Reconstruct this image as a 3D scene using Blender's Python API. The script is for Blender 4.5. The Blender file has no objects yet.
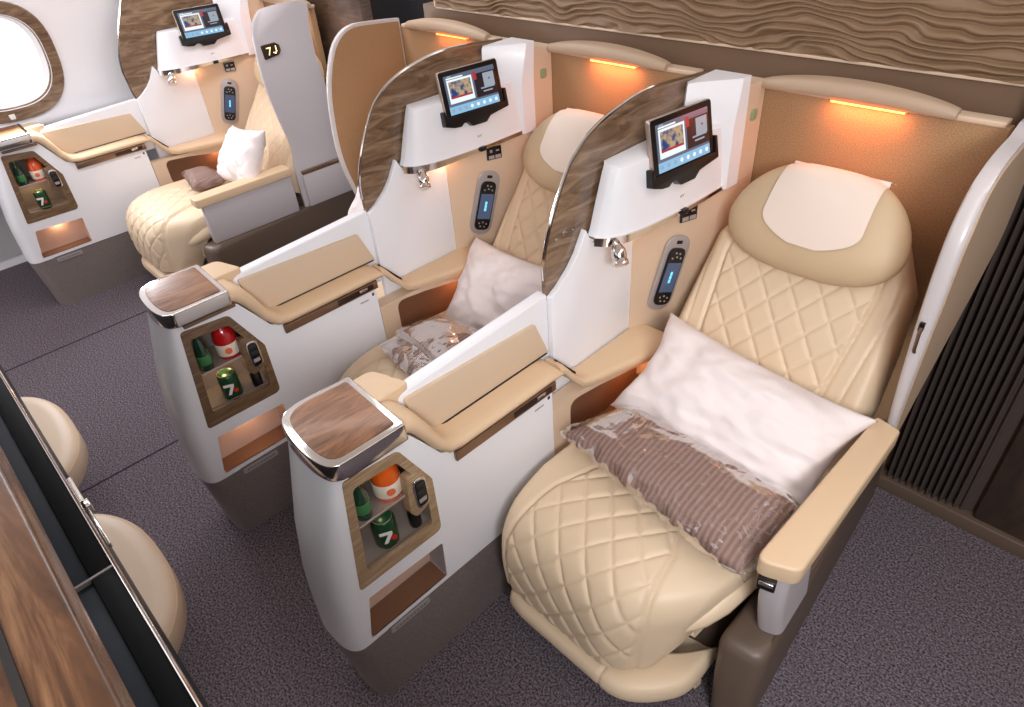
import bpy, bmesh, math, random
from mathutils import Vector, Matrix, noise
PI = math.pi
COL = bpy.context.scene.collection
random.seed(7)

# ------------------------------------------------------------------ materials
def lin(c):
    c = c / 255.0
    return c / 12.92 if c <= 0.04045 else ((c + 0.055) / 1.055) ** 2.4
def rgb(r, g, b): return (lin(r), lin(g), lin(b), 1.0)

def mat(name, col, rough=0.5, metal=0.0, emit=None, estr=0.0, coat=0.0, spec=None, sheen=0.0):
    m = bpy.data.materials.new(name); m.use_nodes = True
    b = m.node_tree.nodes['Principled BSDF']
    b.inputs['Base Color'].default_value = rgb(*col)
    b.inputs['Roughness'].default_value = rough
    b.inputs['Metallic'].default_value = metal
    b.inputs['Coat Weight'].default_value = coat
    b.inputs['Coat Roughness'].default_value = 0.08
    if spec is not None: b.inputs['Specular IOR Level'].default_value = spec
    if emit: b.inputs['Emission Color'].default_value = rgb(*emit); b.inputs['Emission Strength'].default_value = estr
    return m

def nodes(m): return m.node_tree.nodes, m.node_tree.links, m.node_tree.nodes['Principled BSDF']

def add_noise(m, c1, c2, scale=50, detail=3, bump=0.0, dist=0.002, stretch=(1, 1, 1), p0=0.35, p1=0.65, distort=0.0):
    N, L, b = nodes(m)
    tc = N.new('ShaderNodeTexCoord'); mp = N.new('ShaderNodeMapping'); mp.inputs['Scale'].default_value = stretch
    no = N.new('ShaderNodeTexNoise'); no.inputs['Scale'].default_value = scale; no.inputs['Detail'].default_value = detail
    no.inputs['Distortion'].default_value = distort
    L.new(tc.outputs['Object'], mp.inputs['Vector']); L.new(mp.outputs[0], no.inputs['Vector'])
    if c1:
        cr = N.new('ShaderNodeValToRGB')
        cr.color_ramp.elements[0].position = p0; cr.color_ramp.elements[0].color = rgb(*c1)
        cr.color_ramp.elements[1].position = p1; cr.color_ramp.elements[1].color = rgb(*c2)
        L.new(no.outputs['Fac'], cr.inputs['Fac']); L.new(cr.outputs[0], b.inputs['Base Color'])
    if bump:
        bu = N.new('ShaderNodeBump'); bu.inputs['Strength'].default_value = bump; bu.inputs['Distance'].default_value = dist
        L.new(no.outputs['Fac'], bu.inputs['Height']); L.new(bu.outputs[0], b.inputs['Normal'])
    return no

def wood(name, c1, c2, c3, stretch, rough=0.3, coat=0.4, scale=3.0):
    m = mat(name, c1, rough, coat=coat); N, L, b = nodes(m)
    tc = N.new('ShaderNodeTexCoord'); mp = N.new('ShaderNodeMapping'); mp.inputs['Scale'].default_value = stretch
    n1 = N.new('ShaderNodeTexNoise'); n1.inputs['Scale'].default_value = scale; n1.inputs['Detail'].default_value = 6; n1.inputs['Distortion'].default_value = 1.4; n1.inputs['Roughness'].default_value = 0.62
    cr = N.new('ShaderNodeValToRGB'); e = cr.color_ramp.elements
    e[0].position = 0.32; e[0].color = rgb(*c1); e[1].position = 0.68; e[1].color = rgb(*c3)
    k = e.new(0.5); k.color = rgb(*c2)
    L.new(tc.outputs['Object'], mp.inputs['Vector']); L.new(mp.outputs[0], n1.inputs['Vector'])
    L.new(n1.outputs['Fac'], cr.inputs['Fac']); L.new(cr.outputs[0], b.inputs['Base Color'])
    return m

M = {}
M['white'] = mat('white_gloss_shell', (236, 235, 239), 0.32, coat=0.15)
M['grey_shell'] = mat('pale_grey_shell', (186, 178, 180), 0.4)
M['leather'] = mat('cream_leather', (224, 200, 170), 0.42, spec=0.4)
add_noise(M['leather'], None, None, 260, 2, 0.12, 0.001)
M['tan'] = mat('tan_leather_trim', (218, 188, 154), 0.45)
M['cream'] = mat('cream_pad', (222, 198, 172), 0.5)
M['headrest'] = mat('taupe_leather', (202, 176, 142), 0.5)
add_noise(M['headrest'], None, None, 260, 2, 0.12, 0.001)
M['cloth'] = mat('pale_cloth', (232, 214, 200), 0.85); add_noise(M['cloth'], None, None, 500, 2, 0.2, 0.0008)
M['fabric'] = mat('beige_shell_fabric', (178, 142, 106), 0.85)
add_noise(M['fabric'], (152, 116, 82), (180, 142, 104), 300, 3, 0.3, 0.0008)
M['panel'] = mat('beige_side_panel', (216, 190, 164), 0.5)
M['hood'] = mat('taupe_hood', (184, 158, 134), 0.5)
M['base'] = mat('grey_brown_kick', (98, 88, 84), 0.5); add_noise(M['base'], (116, 106, 103), (128, 117, 113), 160, 3, 0.25, 0.0006)
M['base_dark'] = mat('brown_pedestal', (98, 81, 69), 0.45)
M['chrome'] = mat('chrome', (225, 220, 216), 0.1, 1.0)
M['bronze'] = mat('brushed_bronze', (140, 112, 92), 0.3, 0.8)
M['dark'] = mat('black_plastic', (14, 13, 14), 0.3)
M['charcoal'] = mat('charcoal', (44, 43, 48), 0.5)
M['gap'] = mat('dark_gap', (30, 26, 24), 0.7)
M['wood'] = wood('walnut_panel', (88, 66, 48), (120, 94, 72), (150, 124, 100), (1, 1.6, 9), 0.25, scale=3.4)
M['wood_table'] = wood('walnut_table', (84, 50, 28), (136, 88, 52), (170, 120, 80), (10, 2.2, 4), 0.38, coat=0.12)
M['wood_frame'] = wood('oak_minibar_frame', (136, 108, 78), (164, 136, 104), (184, 158, 126), (3, 3, 30), 0.35)
M['wood_frame_dark'] = wood('dark_oak_minibar_frame', (90, 66, 46), (112, 86, 62), (136, 108, 80), (3, 3, 30), 0.35)
M['wood_cap'] = wood('glossy_walnut_cap', (50, 30, 18), (92, 60, 38), (132, 96, 66), (1.5, 10, 4), 0.25)
M['wood_dark'] = wood('dark_wood_wall', (44, 34, 28), (58, 44, 36), (72, 56, 46), (2, 2, 0.6), 0.4, scale=5)
M['wood_back'] = wood('walnut_wall', (74, 54, 42), (92, 70, 56), (112, 88, 72), (2, 2, 14), 0.35)
M['pillow'] = mat('white_cotton', (238, 226, 224), 0.9); add_noise(M['pillow'], None, None, 25, 4, 0.25, 0.01)
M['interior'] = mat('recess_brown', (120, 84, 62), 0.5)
M['glow_shelf'] = mat('niche_pink', (222, 188, 170), 0.5)
M['orange_light'] = mat('warm_light_strip', (255, 160, 90), 0.5, emit=(255, 110, 60), estr=1.1)
M['wave'] = mat('carved_wave_panel', (136, 108, 82), 0.5); add_noise(M['wave'], None, None, 120, 3, 0.2, 0.001)
M['taupe'] = mat('taupe_band', (120, 94, 74), 0.5)
M['curtain'] = mat('brown_curtain', (66, 54, 48), 0.9)
M['sidewall'] = mat('cabin_sidewall', (246, 243, 246), 0.5)
M['ceiling'] = mat('ceiling', (225, 220, 215), 0.7)
M['ceil_light'] = mat('ceiling_light_panel', (255, 250, 244), 0.5, emit=(255, 246, 236), estr=7)
M['greencan'] = mat('green_can', (26, 74, 44), 0.3, 0.3)
M['cantop'] = mat('can_lid', (216, 206, 190), 0.25, 0.9)
M['yellow'] = mat('yellow_dot', (220, 60, 40), 0.5)
M['whitep'] = mat('white_print', (236, 232, 226), 0.5)
M['reddot'] = mat('red_dot', (206, 40, 32), 0.5)
M['oj'] = mat('orange_juice', (228, 96, 22), 0.2, coat=0.6)
M['redj'] = mat('red_juice', (186, 22, 26), 0.2, coat=0.6)
M['fanta'] = mat('orange_soda', (226, 88, 40), 0.2, coat=0.6)
M['label'] = mat('cream_label', (236, 222, 204), 0.5)
M['peach'] = mat('peach_print', (232, 112, 70), 0.5)
M['greenbottle'] = mat('green_bottle', (16, 56, 36), 0.1, coat=0.8)
M['greenlabel'] = mat('green_label', (60, 120, 70), 0.4)
M['label_plate'] = mat('grey_plate', (158, 152, 152), 0.4)
M['emblem'] = mat('green_emblem', (150, 166, 128), 0.4)
M['silver'] = mat('silver_plastic', (176, 168, 168), 0.35, 0.3)
M['tab_edge'] = mat('tablet_edge', (190, 170, 160), 0.3, 0.6)
M['grille'] = mat('grey_grille', (196, 194, 196), 0.5)
M['grille_dark'] = mat('grille_slot', (84, 82, 84), 0.7)
M['ledge_black'] = mat('black_gloss', (12, 12, 14), 0.6, spec=.15)
M['ledge_blue'] = mat('blue_black', (30, 38, 48), 0.5, spec=.3)

def screen_mat(name, c, s): return mat(name, (10, 10, 12), 0.15, emit=c, estr=s)
M['scr_bg'] = screen_mat('screen_slate', (96, 104, 124), 0.75)
M['scr_dark'] = screen_mat('screen_dark', (40, 30, 36), 0.7)
M['scr_white'] = screen_mat('screen_white', (226, 236, 240), 0.85)
M['scr_blue'] = screen_mat('screen_blue', (50, 92, 150), 0.8)
M['scr_bar'] = screen_mat('screen_bar', (130, 178, 212), 0.85)
M['scr_red'] = screen_mat('screen_red', (170, 50, 56), 0.8)
M['scr_cyan'] = screen_mat('screen_cyan', (120, 214, 244), 1.0)
M['scr_brown'] = screen_mat('screen_brown', (120, 92, 80), 0.7)
M['scr_pale'] = screen_mat('screen_pale', (150, 160, 172), 0.8)
M['gold_glow'] = mat('lit_number', (255, 230, 170), 0.4, emit=(255, 226, 160), estr=1.4)
# noisy picture on the film card
N_, L_, b_ = nodes(M['scr_blue'])
_n = N_.new('ShaderNodeTexNoise'); _n.inputs['Scale'].default_value = 60; _cr = N_.new('ShaderNodeValToRGB')
_cr.color_ramp.elements[0].position = .4; _cr.color_ramp.elements[0].color = rgb(30, 62, 120)
_cr.color_ramp.elements[1].position = .62; _cr.color_ramp.elements[1].color = rgb(178, 156, 120)
_tc = N_.new('ShaderNodeTexCoord'); L_.new(_tc.outputs['Object'], _n.inputs['Vector'])
L_.new(_n.outputs['Fac'], _cr.inputs['Fac']); L_.new(_cr.outputs[0], b_.inputs['Emission Color'])

# carpet
M['carpet'] = mat('speckled_carpet', (84, 78, 88), 1.0, spec=0.05)
N_, L_, b_ = nodes(M['carpet'])
tc = N_.new('ShaderNodeTexCoord'); v1 = N_.new('ShaderNodeTexVoronoi'); v1.inputs['Scale'].default_value = 260
n2 = N_.new('ShaderNodeTexNoise'); n2.inputs['Scale'].default_value = 170; n2.inputs['Detail'].default_value = 4
cr = N_.new('ShaderNodeValToRGB'); cr.color_ramp.elements[0].position = .36; cr.color_ramp.elements[0].color = rgb(66, 58, 62)
cr.color_ramp.elements[1].position = .66; cr.color_ramp.elements[1].color = rgb(140, 129, 137)
L_.new(tc.outputs['Object'], v1.inputs['Vector']); L_.new(tc.outputs['Object'], n2.inputs['Vector'])
L_.new(n2.outputs['Fac'], cr.inputs['Fac']); L_.new(cr.outputs[0], b_.inputs['Base Color'])
bu = N_.new('ShaderNodeBump'); bu.inputs['Strength'].default_value = .8; bu.inputs['Distance'].default_value = .004
L_.new(v1.outputs['Distance'], bu.inputs['Height']); L_.new(bu.outputs[0], b_.inputs['Normal'])

# blanket ribs
M['blanket'] = mat('taupe_knit', (142, 114, 104), 0.85)
N_, L_, b_ = nodes(M['blanket'])
tc = N_.new('ShaderNodeTexCoord'); w = N_.new('ShaderNodeTexWave'); w.inputs['Scale'].default_value = 22; w.inputs['Distortion'].default_value = 1.2; w.inputs['Detail'].default_value = 2
w.bands_direction = 'X'
cr = N_.new('ShaderNodeValToRGB'); cr.color_ramp.elements[0].color = rgb(126, 100, 92); cr.color_ramp.elements[1].color = rgb(152, 124, 114)
L_.new(tc.outputs['Object'], w.inputs['Vector']); L_.new(w.outputs['Fac'], cr.inputs['Fac']); L_.new(cr.outputs[0], b_.inputs['Base Color'])
bu = N_.new('ShaderNodeBump'); bu.inputs['Strength'].default_value = .35; bu.inputs['Distance'].default_value = .004
L_.new(w.outputs['Fac'], bu.inputs['Height']); L_.new(bu.outputs[0], b_.inputs['Normal'])

# clear plastic film
def film(name, bump, base):
    m = bpy.data.materials.new(name); m.use_nodes = True
    N, L = m.node_tree.nodes, m.node_tree.links
    for n in list(N): N.remove(n)
    o = N.new('ShaderNodeOutputMaterial'); mx = N.new('ShaderNodeMixShader'); t = N.new('ShaderNodeBsdfTransparent'); g = N.new('ShaderNodeBsdfGlossy')
    g.inputs['Roughness'].default_value = 0.10; g.inputs['Color'].default_value = (1, 1, 1, 1)
    fr = N.new('ShaderNodeFresnel'); fr.inputs['IOR'].default_value = 1.3
    ma = N.new('ShaderNodeMath'); ma.operation = 'MULTIPLY'; ma.inputs[1].default_value = .5 if bump else 1.0
    L.new(fr.outputs[0], ma.inputs[0]); L.new(ma.outputs[0], mx.inputs[0]); L.new(t.outputs[0], mx.inputs[1]); L.new(g.outputs[0], mx.inputs[2]); last = mx
    if bump:
        tc = N.new('ShaderNodeTexCoord'); n = N.new('ShaderNodeTexNoise'); n.inputs['Scale'].default_value = 7; n.inputs['Detail'].default_value = 3; n.inputs['Distortion'].default_value = 1.2
        b = N.new('ShaderNodeBump'); b.inputs['Strength'].default_value = bump; b.inputs['Distance'].default_value = .02
        L.new(tc.outputs['Object'], n.inputs['Vector']); L.new(n.outputs['Fac'], b.inputs['Height']); L.new(b.outputs[0], g.inputs['Normal']); L.new(b.outputs[0], fr.inputs['Normal'])
        # creases of the film: thin whitish lines where it is folded
        n2 = N.new('ShaderNodeTexNoise'); n2.inputs['Scale'].default_value = 9; n2.inputs['Detail'].default_value = 2.5; n2.inputs['Distortion'].default_value = 2.2
        mp = N.new('ShaderNodeMapping'); mp.inputs['Location'].default_value = (3.1, 1.7, .4); L.new(tc.outputs['Object'], mp.inputs[0]); L.new(mp.outputs[0], n2.inputs['Vector'])
        s1 = N.new('ShaderNodeMath'); s1.operation = 'SUBTRACT'; s1.inputs[1].default_value = .5
        ab = N.new('ShaderNodeMath'); ab.operation = 'ABSOLUTE'
        rm = N.new('ShaderNodeMapRange'); rm.inputs['From Min'].default_value = 0; rm.inputs['From Max'].default_value = .012; rm.inputs['To Min'].default_value = .38; rm.inputs['To Max'].default_value = 0
        n3 = N.new('ShaderNodeTexNoise'); n3.inputs['Scale'].default_value = 5; r3 = N.new('ShaderNodeMapRange'); r3.inputs['From Min'].default_value = .48; r3.inputs['From Max'].default_value = .62
        mm = N.new('ShaderNodeMath'); mm.operation = 'MULTIPLY'
        L.new(n2.outputs['Fac'], s1.inputs[0]); L.new(s1.outputs[0], ab.inputs[0]); L.new(ab.outputs[0], rm.inputs['Value'])
        L.new(tc.outputs['Object'], n3.inputs['Vector']); L.new(n3.outputs['Fac'], r3.inputs['Value']); L.new(rm.outputs[0], mm.inputs[0]); L.new(r3.outputs[0], mm.inputs[1])
        m2 = N.new('ShaderNodeMixShader'); d = N.new('ShaderNodeBsdfDiffuse'); d.inputs[0].default_value = (.9, .88, .88, 1)
        L.new(mm.outputs[0], m2.inputs[0]); L.new(mx.outputs[0], m2.inputs[1]); L.new(d.outputs[0], m2.inputs[2]); last = m2
    L.new(last.outputs[0], o.inputs[0])
    return m
M['film'] = film('clear_plastic_film', .35, 0.0)
M['glass'] = film('clear_pane', 0, 0.02)

# ------------------------------------------------------------------ mesh builder
def rp(pts, r, seg=5):
    n = len(pts); out = []
    rr = r if isinstance(r, (list, tuple)) else [r] * n
    for i in range(n):
        p = Vector(pts[i]); a = Vector(pts[i - 1]); c = Vector(pts[(i + 1) % n]); ri = rr[i]
        if ri <= 0: out.append(tuple(p)); continue
        da = a - p; dc = c - p; la = da.length; lc = dc.length
        da.normalize(); dc.normalize()
        ang = da.angle(dc); t = min(ri / max(math.tan(ang / 2), 1e-3), la * .49, lc * .49)
        p0 = p + da * t; p1 = p + dc * t
        for k in range(seg + 1):
            s = k / seg
            q = p0 * (1 - s) ** 2 + p * 2 * s * (1 - s) + p1 * s * s
            out.append(tuple(q))
    return out

class MB:
    def __init__(s): s.bm = bmesh.new(); s.mats = []
    def mi(s, m):
        if m is None: return 0
        if m not in s.mats: s.mats.append(m)
        return s.mats.index(m)
    def merge(s, b, m=None, X=None):
        if X is not None: bmesh.ops.transform(b, matrix=X, verts=b.verts)
        i = s.mi(m)
        for f in b.faces: f.material_index = i
        me = bpy.data.meshes.new('t'); b.to_mesh(me); b.free(); s.bm.from_mesh(me); bpy.data.meshes.remove(me)
        return s
    def bev(s, b, bevel, seg=3, ang=30):
        if bevel <= 0: return
        es = [e for e in b.edges if len(e.link_faces) == 2 and e.calc_face_angle(0) > math.radians(ang)]
        bmesh.ops.bevel(b, geom=es, offset=bevel, segments=seg, profile=.5, affect='EDGES', clamp_overlap=True)
    def box(s, x0, y0, z0, x1, y1, z1, bevel=0, seg=3, m=None, X=None):
        b = bmesh.new(); bmesh.ops.create_cube(b, size=1)
        for v in b.verts: v.co = Vector((x0 + (v.co.x + .5) * (x1 - x0), y0 + (v.co.y + .5) * (y1 - y0), z0 + (v.co.z + .5) * (z1 - z0)))
        s.bev(b, bevel, seg); return s.merge(b, m, X)
    def prism(s, poly, ax, a, b_, bevel=0, seg=3, m=None, X=None, ang=30):
        b = bmesh.new()
        def P(p, t):
            return {'x': (t, p[0], p[1]), 'y': (p[0], t, p[1]), 'z': (p[0], p[1], t)}[ax]
        A = [b.verts.new(P(p, a)) for p in poly]; Bv = [b.verts.new(P(p, b_)) for p in poly]
        b.faces.new(A); b.faces.new(Bv[::-1])
        n = len(poly)
        for i in range(n): b.faces.new([A[i], Bv[i], Bv[(i + 1) % n], A[(i + 1) % n]])
        bmesh.ops.recalc_face_normals(b, faces=b.faces)
        s.bev(b, bevel, seg, ang); return s.merge(b, m, X)
    def loft(s, rings, close=True, caps=True, m=None, X=None):
        b = bmesh.new(); R = [[b.verts.new(p) for p in r] for r in rings]
        n = len(R[0])
        for i in range(len(R) - 1):
            for j in range(n if close else n - 1):
                k = (j + 1) % n; b.faces.new([R[i][j], R[i][k], R[i + 1][k], R[i + 1][j]])
        if caps and close: b.faces.new(R[0][::-1]); b.faces.new(R[-1])
        bmesh.ops.recalc_face_normals(b, faces=b.faces)
        return s.merge(b, m, X)
    def tube(s, pts, r, n=10, m=None, X=None, closed=False, flat=1.0):
        pts = [Vector(p) for p in pts]; rings = []
        up = Vector((0, 0, 1)); prev = None
        for i, p in enumerate(pts):
            a = pts[i - 1] if (i > 0 or closed) else p; c = pts[(i + 1) % len(pts)] if (i < len(pts) - 1 or closed) else p
            t = (c - a).normalized()
            if prev is None:
                u = t.cross(up)
                if u.length < .1: u = t.cross(Vector((1, 0, 0)))
            else: u = prev - t * prev.dot(t)
            u.normalize(); prev = u; w_ = t.cross(u)
            ri = r[i] if isinstance(r, (list, tuple)) else r
            rings.append([p + (u * math.cos(2 * PI * k / n) + w_ * math.sin(2 * PI * k / n) * flat) * ri for k in range(n)])
        if closed: rings.append(rings[0])
        return s.loft(rings, True, not closed, m, X)
    def lathe(s, prof, n=28, m=None, X=None):
        return s.loft([[(r * math.cos(2 * PI * k / n), r * math.sin(2 * PI * k / n), z) for k in range(n)] for r, z in prof], True, True, m, X)
    def build(s, name, material=None, parent=None, ang=38, loc=None):
        bmesh.ops.remove_doubles(s.bm, verts=s.bm.verts, dist=1e-6)
        for f in s.bm.faces: f.smooth = True
        ca = math.radians(ang)
        for e in s.bm.edges:
            if len(e.link_faces) == 2: e.smooth = e.calc_face_angle(0) < ca
        me = bpy.data.meshes.new(name); s.bm.to_mesh(me); s.bm.free()
        if s.mats:
            for k in s.mats: me.materials.append(k)
        else: me.materials.append(material)
        o = bpy.data.objects.new(name, me); COL.objects.link(o)
        if parent: o.parent = parent
        if loc: o.location = loc
        return o

def cut(o, mb):
    bmesh.ops.recalc_face_normals(mb.bm, faces=mb.bm.faces)
    me = bpy.data.meshes.new('c'); mb.bm.to_mesh(me); mb.bm.free()
    c = bpy.data.objects.new('c', me); COL.objects.link(c)
    md = o.modifiers.new('b', 'BOOLEAN'); md.object = c; md.operation = 'DIFFERENCE'; md.solver = 'EXACT'
    par = o.parent; o.parent = None
    bpy.context.view_layer.update()
    ne = bpy.data.meshes.new_from_object(o.evaluated_get(bpy.context.evaluated_depsgraph_get()))
    o.modifiers.clear(); o.data = ne; o.parent = par
    bpy.data.objects.remove(c)
    b = bmesh.new(); b.from_mesh(ne)
    for f in b.faces: f.smooth = True
    for e in b.edges:
        if len(e.link_faces) == 2: e.smooth = e.calc_face_angle(0) < math.radians(38)
    b.to_mesh(ne); b.free()
    return o

def tag(o, label=None, cat=None, group=None, kind=None):
    if label: o['label'] = label
    if cat: o['category'] = cat
    if group: o['group'] = group
    if kind: o['kind'] = kind
    return o
def thing(name, loc, label, cat, group=None):
    o = bpy.data.objects.new(name, None); COL.objects.link(o); o.location = loc; o.empty_display_size = .05
    return tag(o, label, cat, group)
def struct(mb, name, material=None):
    o = mb.build(name, material); o['kind'] = 'structure'; return o

def copy_tree(o, off, parent=None, over=None):
    c = o.copy(); COL.objects.link(c)
    if parent is not None: c.parent = parent
    else: c.location = Vector(o.location) + Vector(off)
    for ch in [x for x in bpy.data.objects if x.parent == o]: copy_tree(ch, off, c)
    return c
def kids(o): return {k.name.split('.')[0]: k for k in bpy.data.objects if k.parent == o}

def lerp(a, b, t): return a + (b - a) * t
def sm(a, b, x):
    t = min(1, max(0, (x - a) / (b - a))); return t * t * (3 - 2 * t)
def interp(tab, v):
    if v <= tab[0][0]: return tab[0][1]
    for (a, x), (b, y) in zip(tab, tab[1:]):
        if v <= b: return lerp(x, y, (v - a) / (b - a))
    return tab[-1][1]
def catmull(pts, per=6):
    P = [Vector(p) for p in pts]; out = []
    for i in range(len(P) - 1):
        p0 = P[max(i - 1, 0)]; p1 = P[i]; p2 = P[i + 1]; p3 = P[min(i + 2, len(P) - 1)]
        for k in range(per):
            t = k / per
            out.append(.5 * ((2 * p1) + (-p0 + p2) * t + (2 * p0 - 5 * p1 + 4 * p2 - p3) * t * t + (-p0 + 3 * p1 - 3 * p2 + p3) * t ** 3))
    out.append(P[-1]); return out

DX = 0.7867
OFF_M = (-DX, 0, 0); OFF_W = (-2.9024, 0.036, 0); OFF_L = (-2 * DX, 0, 0)

# ================================================================== SIDE CONSOLE (origin: x=0 right face, y=0 front, z=0)
def front_y(x, z):
    # bulging front of the console, x in [-.2, 0]
    bulge = interp([(0, -.005), (.26, -.05), (.45, -.045), (.62, -.02), (.80, .03), (.9, .03)], z)
    u = (x + .1) / .1
    return bulge + .045 * abs(u) ** 3 + (.03 if False else 0)

def make_console(table_wood, frame_mat):
    t = thing('side_console', (0, 0, 0), 'x', 'console')
    W0, W1 = -.2, 0.0
    # --- base: swept U footprint
    def footprint(z, y1, ins=0):
        pts = []
        n = 18
        for i in range(n + 1):
            a = PI * i / n
            x = -.1 - math.cos(a) * (.1 - ins); 
            pts.append((x, lerp(y1, y1, 0), z))
        out = []
        ys = interp([(0, -.018), (.26, -.046), (.45, -.040), (.62, -.014), (.80, .034), (.9, .036)], z)
        R = interp([(.3, .05), (.62, .05), (.80, .022)], z)
        for i in range(n + 1):
            a = PI * i / n
            le = a < PI / 2
            cx = -.1 - math.copysign(abs(math.cos(a)) ** (.85 if le else .6), math.cos(a)) * (.1 - ins)
            cy = ys + ins + (R + (.022 if le else 0)) * (1 - math.sin(a) ** (1.0 if le else .8))
            out.append((cx, cy, z))
        out.append((W1 - ins, y1, z)); out.append((W0 + ins, y1, z))
        return out
    b = MB(); b.loft([footprint(z, .665, .002) for z in (0, .08, .16, .24, .258)])
    b.build('base', M['base'], t)
    # --- white front nose
    f = MB(); f.loft([footprint(z, .06) for z in (.26, .262, .33, .40, .47, .54, .61, .68, .74, .79, .808)])
    # --- body slab with openings
    poly = [(.06, .262), (.665, .262), (.665, .66), (.345, .66), (.30, .685), (.262, .745), (.232, .79), (.215, .806), (.06, .806)]
    g = MB(); g.prism(poly, 'x', -.2, 0)
    body = g.build('body', M['white'], t)
    nose = f.build('front_nose', M['white'], t)
    win = rp([(.062, .785), (.196, .772), (.264, .632), (.262, .455), (.026, .458)], [.012, .02, .02, .02, .01])
    c = MB(); c.prism(win, 'x', -.14, .02); cut(body, c)
    c = MB(); c.prism(win, 'x', -.14, .02); cut(nose, c)
    nic = rp([(.04, .415), (.256, .405), (.25, .277), (.014, .277)], .006)
    c = MB(); c.prism(nic, 'x', -.07, .02); cut(body, c)
    c = MB(); c.prism(nic, 'x', -.07, .02); cut(nose, c)
    # --- minibar: wood frame plate with an opening, liner, shelf, rail
    fr = MB(); fr.prism([(y, z) for y, z in win], 'x', -.006, .0015)
    frame = fr.build('minibar_frame', frame_mat, t)
    op = rp([(.078, .752), (.186, .744), (.225, .665), (.243, .60), (.240, .492), (.056, .500)], .014)
    c = MB(); c.prism(op, 'x', -.05, .05); cut(frame, c)
    cx = sum(p[0] for p in op) / len(op); cz = sum(p[1] for p in op) / len(op)
    li = MB()
    big = [(cx + (y - cx) * 1.04, cz + (z - cz) * 1.03) for y, z in op]
    rings = [[(x, y, z) for y, z in big] for x in (-.006, -.13)]
    li.loft(rings, True, False); 
    b2 = bmesh.new(); b2.faces.new([b2.verts.new((-.13, y, z)) for y, z in big]); li.merge(b2)
    li.build('minibar_liner', M['liner'], frame)
    sh = MB(); sh.box(-.128, .075, .622, -.008, .238, .627, .001)
    sh.tube([(-.008, .072, .629), (-.008, .235, .629)], .0022)
    sh.build('minibar_shelf', M['tab_edge'], frame)
    r2 = MB(); r2.tube([(-.004, .06, .512), (-.004, .235, .503)], .002); r2.build('minibar_rail', M['bronze'], frame)
    # socket pod on the right of the minibar
    pod = rp([(.196, .685), (.232, .685), (.25, .655), (.25, .575), (.205, .555), (.19, .58)], .012)
    pd = MB(); pd.prism(pod, 'x', -.02, .006, .002); pdo = pd.build('socket_pod', frame_mat, frame)
    rg = MB(); oval = rp([(.206, .672), (.242, .668), (.243, .58), (.208, .578)], .016, 6)
    rg.prism(oval, 'x', .004, .011, .002, m=M['chrome'])
    ov2 = [(.2245 + (y - .2245) * .78, .6245 + (z - .6245) * .87) for y, z in oval]
    rg.prism(ov2, 'x', .009, .0125, .001, m=M['dark'])
    for zz in (.655, .632, .606): rg.box(.0125, .214, zz - .007, .0135, .234, zz + .005, 0, m=M['silver'] if zz < .61 else M['charcoal'])
    rg.build('socket', None, pdo)
    # niche liner
    nl = MB(); nl.loft([[(x, y, z) for y, z in nic] for x in (0.0005, -.068)], True, False)
    b2 = bmesh.new(); b2.faces.new([b2.verts.new((-.068, y, z)) for y, z in nic]); nl.merge(b2, M['glow_shelf'])
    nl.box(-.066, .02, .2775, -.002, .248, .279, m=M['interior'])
    nl.build('storage_niche', M['glow_shelf'], t)
    # label plate on kick panel
    lp = MB(); lp.prism(rp([(.066, .232), (.186, .232), (.186, .252), (.066, .252)], .008), 'x', -.002, .0012, m=M['label_plate'])
    for k in range(9): lp.box(.0012, .078 + k * .011, .239, .0016, .086 + k * .011, .245, m=M['base'])
    lp.build('label_plate', None, t)
    # seam between nose and body on the kick panel
    # pull-out slot trim under the cocktail table
    tb = MB(); tb.box(-.01, .075, .793, .012, .222, .803, .002); tb.build('tray_slot_trim', M['bronze'], t)
    # --- cocktail table
    plan = [(p[0], p[1]) for p in catmull([(-.190, .20, 0), (-.198, .12, 0), (-.196, .082, 0), (-.182, .054, 0), (-.15, .038, 0), (-.09, .029, 0), (-.03, .029, 0), (.008, .037, 0), (.024, .052, 0), (.029, .08, 0), (.031, .19, 0)], 5)] + rp([(.031, .19), (.031, .212), (-.190, .222), (-.190, .20)], [0, .008, .008, 0])[1:-1]
    tp = MB(); tp.prism(plan, 'z', .814, .857, .0035, 3, ang=60); tab = tp.build('cocktail_table', M['chrome'], t)
    cxx, cyy = -.084, .13
    inl = [(cxx + (x - cxx) * .86, cyy + (y - cyy) * .83) for x, y in plan]
    ip = MB(); ip.prism(inl, 'z', .855, .8590, .001); ip.build('wood_inlay', table_wood, tab)
    # --- tan tray: S shaped curve + flat bolster + upright back pad
    S = catmull([(.214, .842), (.245, .838), (.275, .80), (.305, .73), (.335, .695), (.37, .69), (.45, .69)], 5)
    S2 = catmull([(.214, .806), (.232, .795), (.262, .75), (.29, .70), (.325, .668), (.37, .666), (.45, .666)], 5)
    prof = [tuple(p) for p in [(q.x, q.y) for q in S]] if False else None
    s = MB()
    top = [Vector((p[0], p[1])) for p in [(.214, .846), (.24, .842), (.262, .822), (.285, .78), (.308, .73), (.335, .700), (.37, .692), (.52, .692), (.655, .692), (.69, .688), (.70, .68)]]
    bot = [Vector((p[0], p[1])) for p in [(.214, .804), (.224, .800), (.240, .785), (.262, .75), (.286, .705), (.316, .672), (.35, .664), (.52, .664), (.655, .664), (.69, .664), (.70, .664)]]
    rings = []
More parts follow.
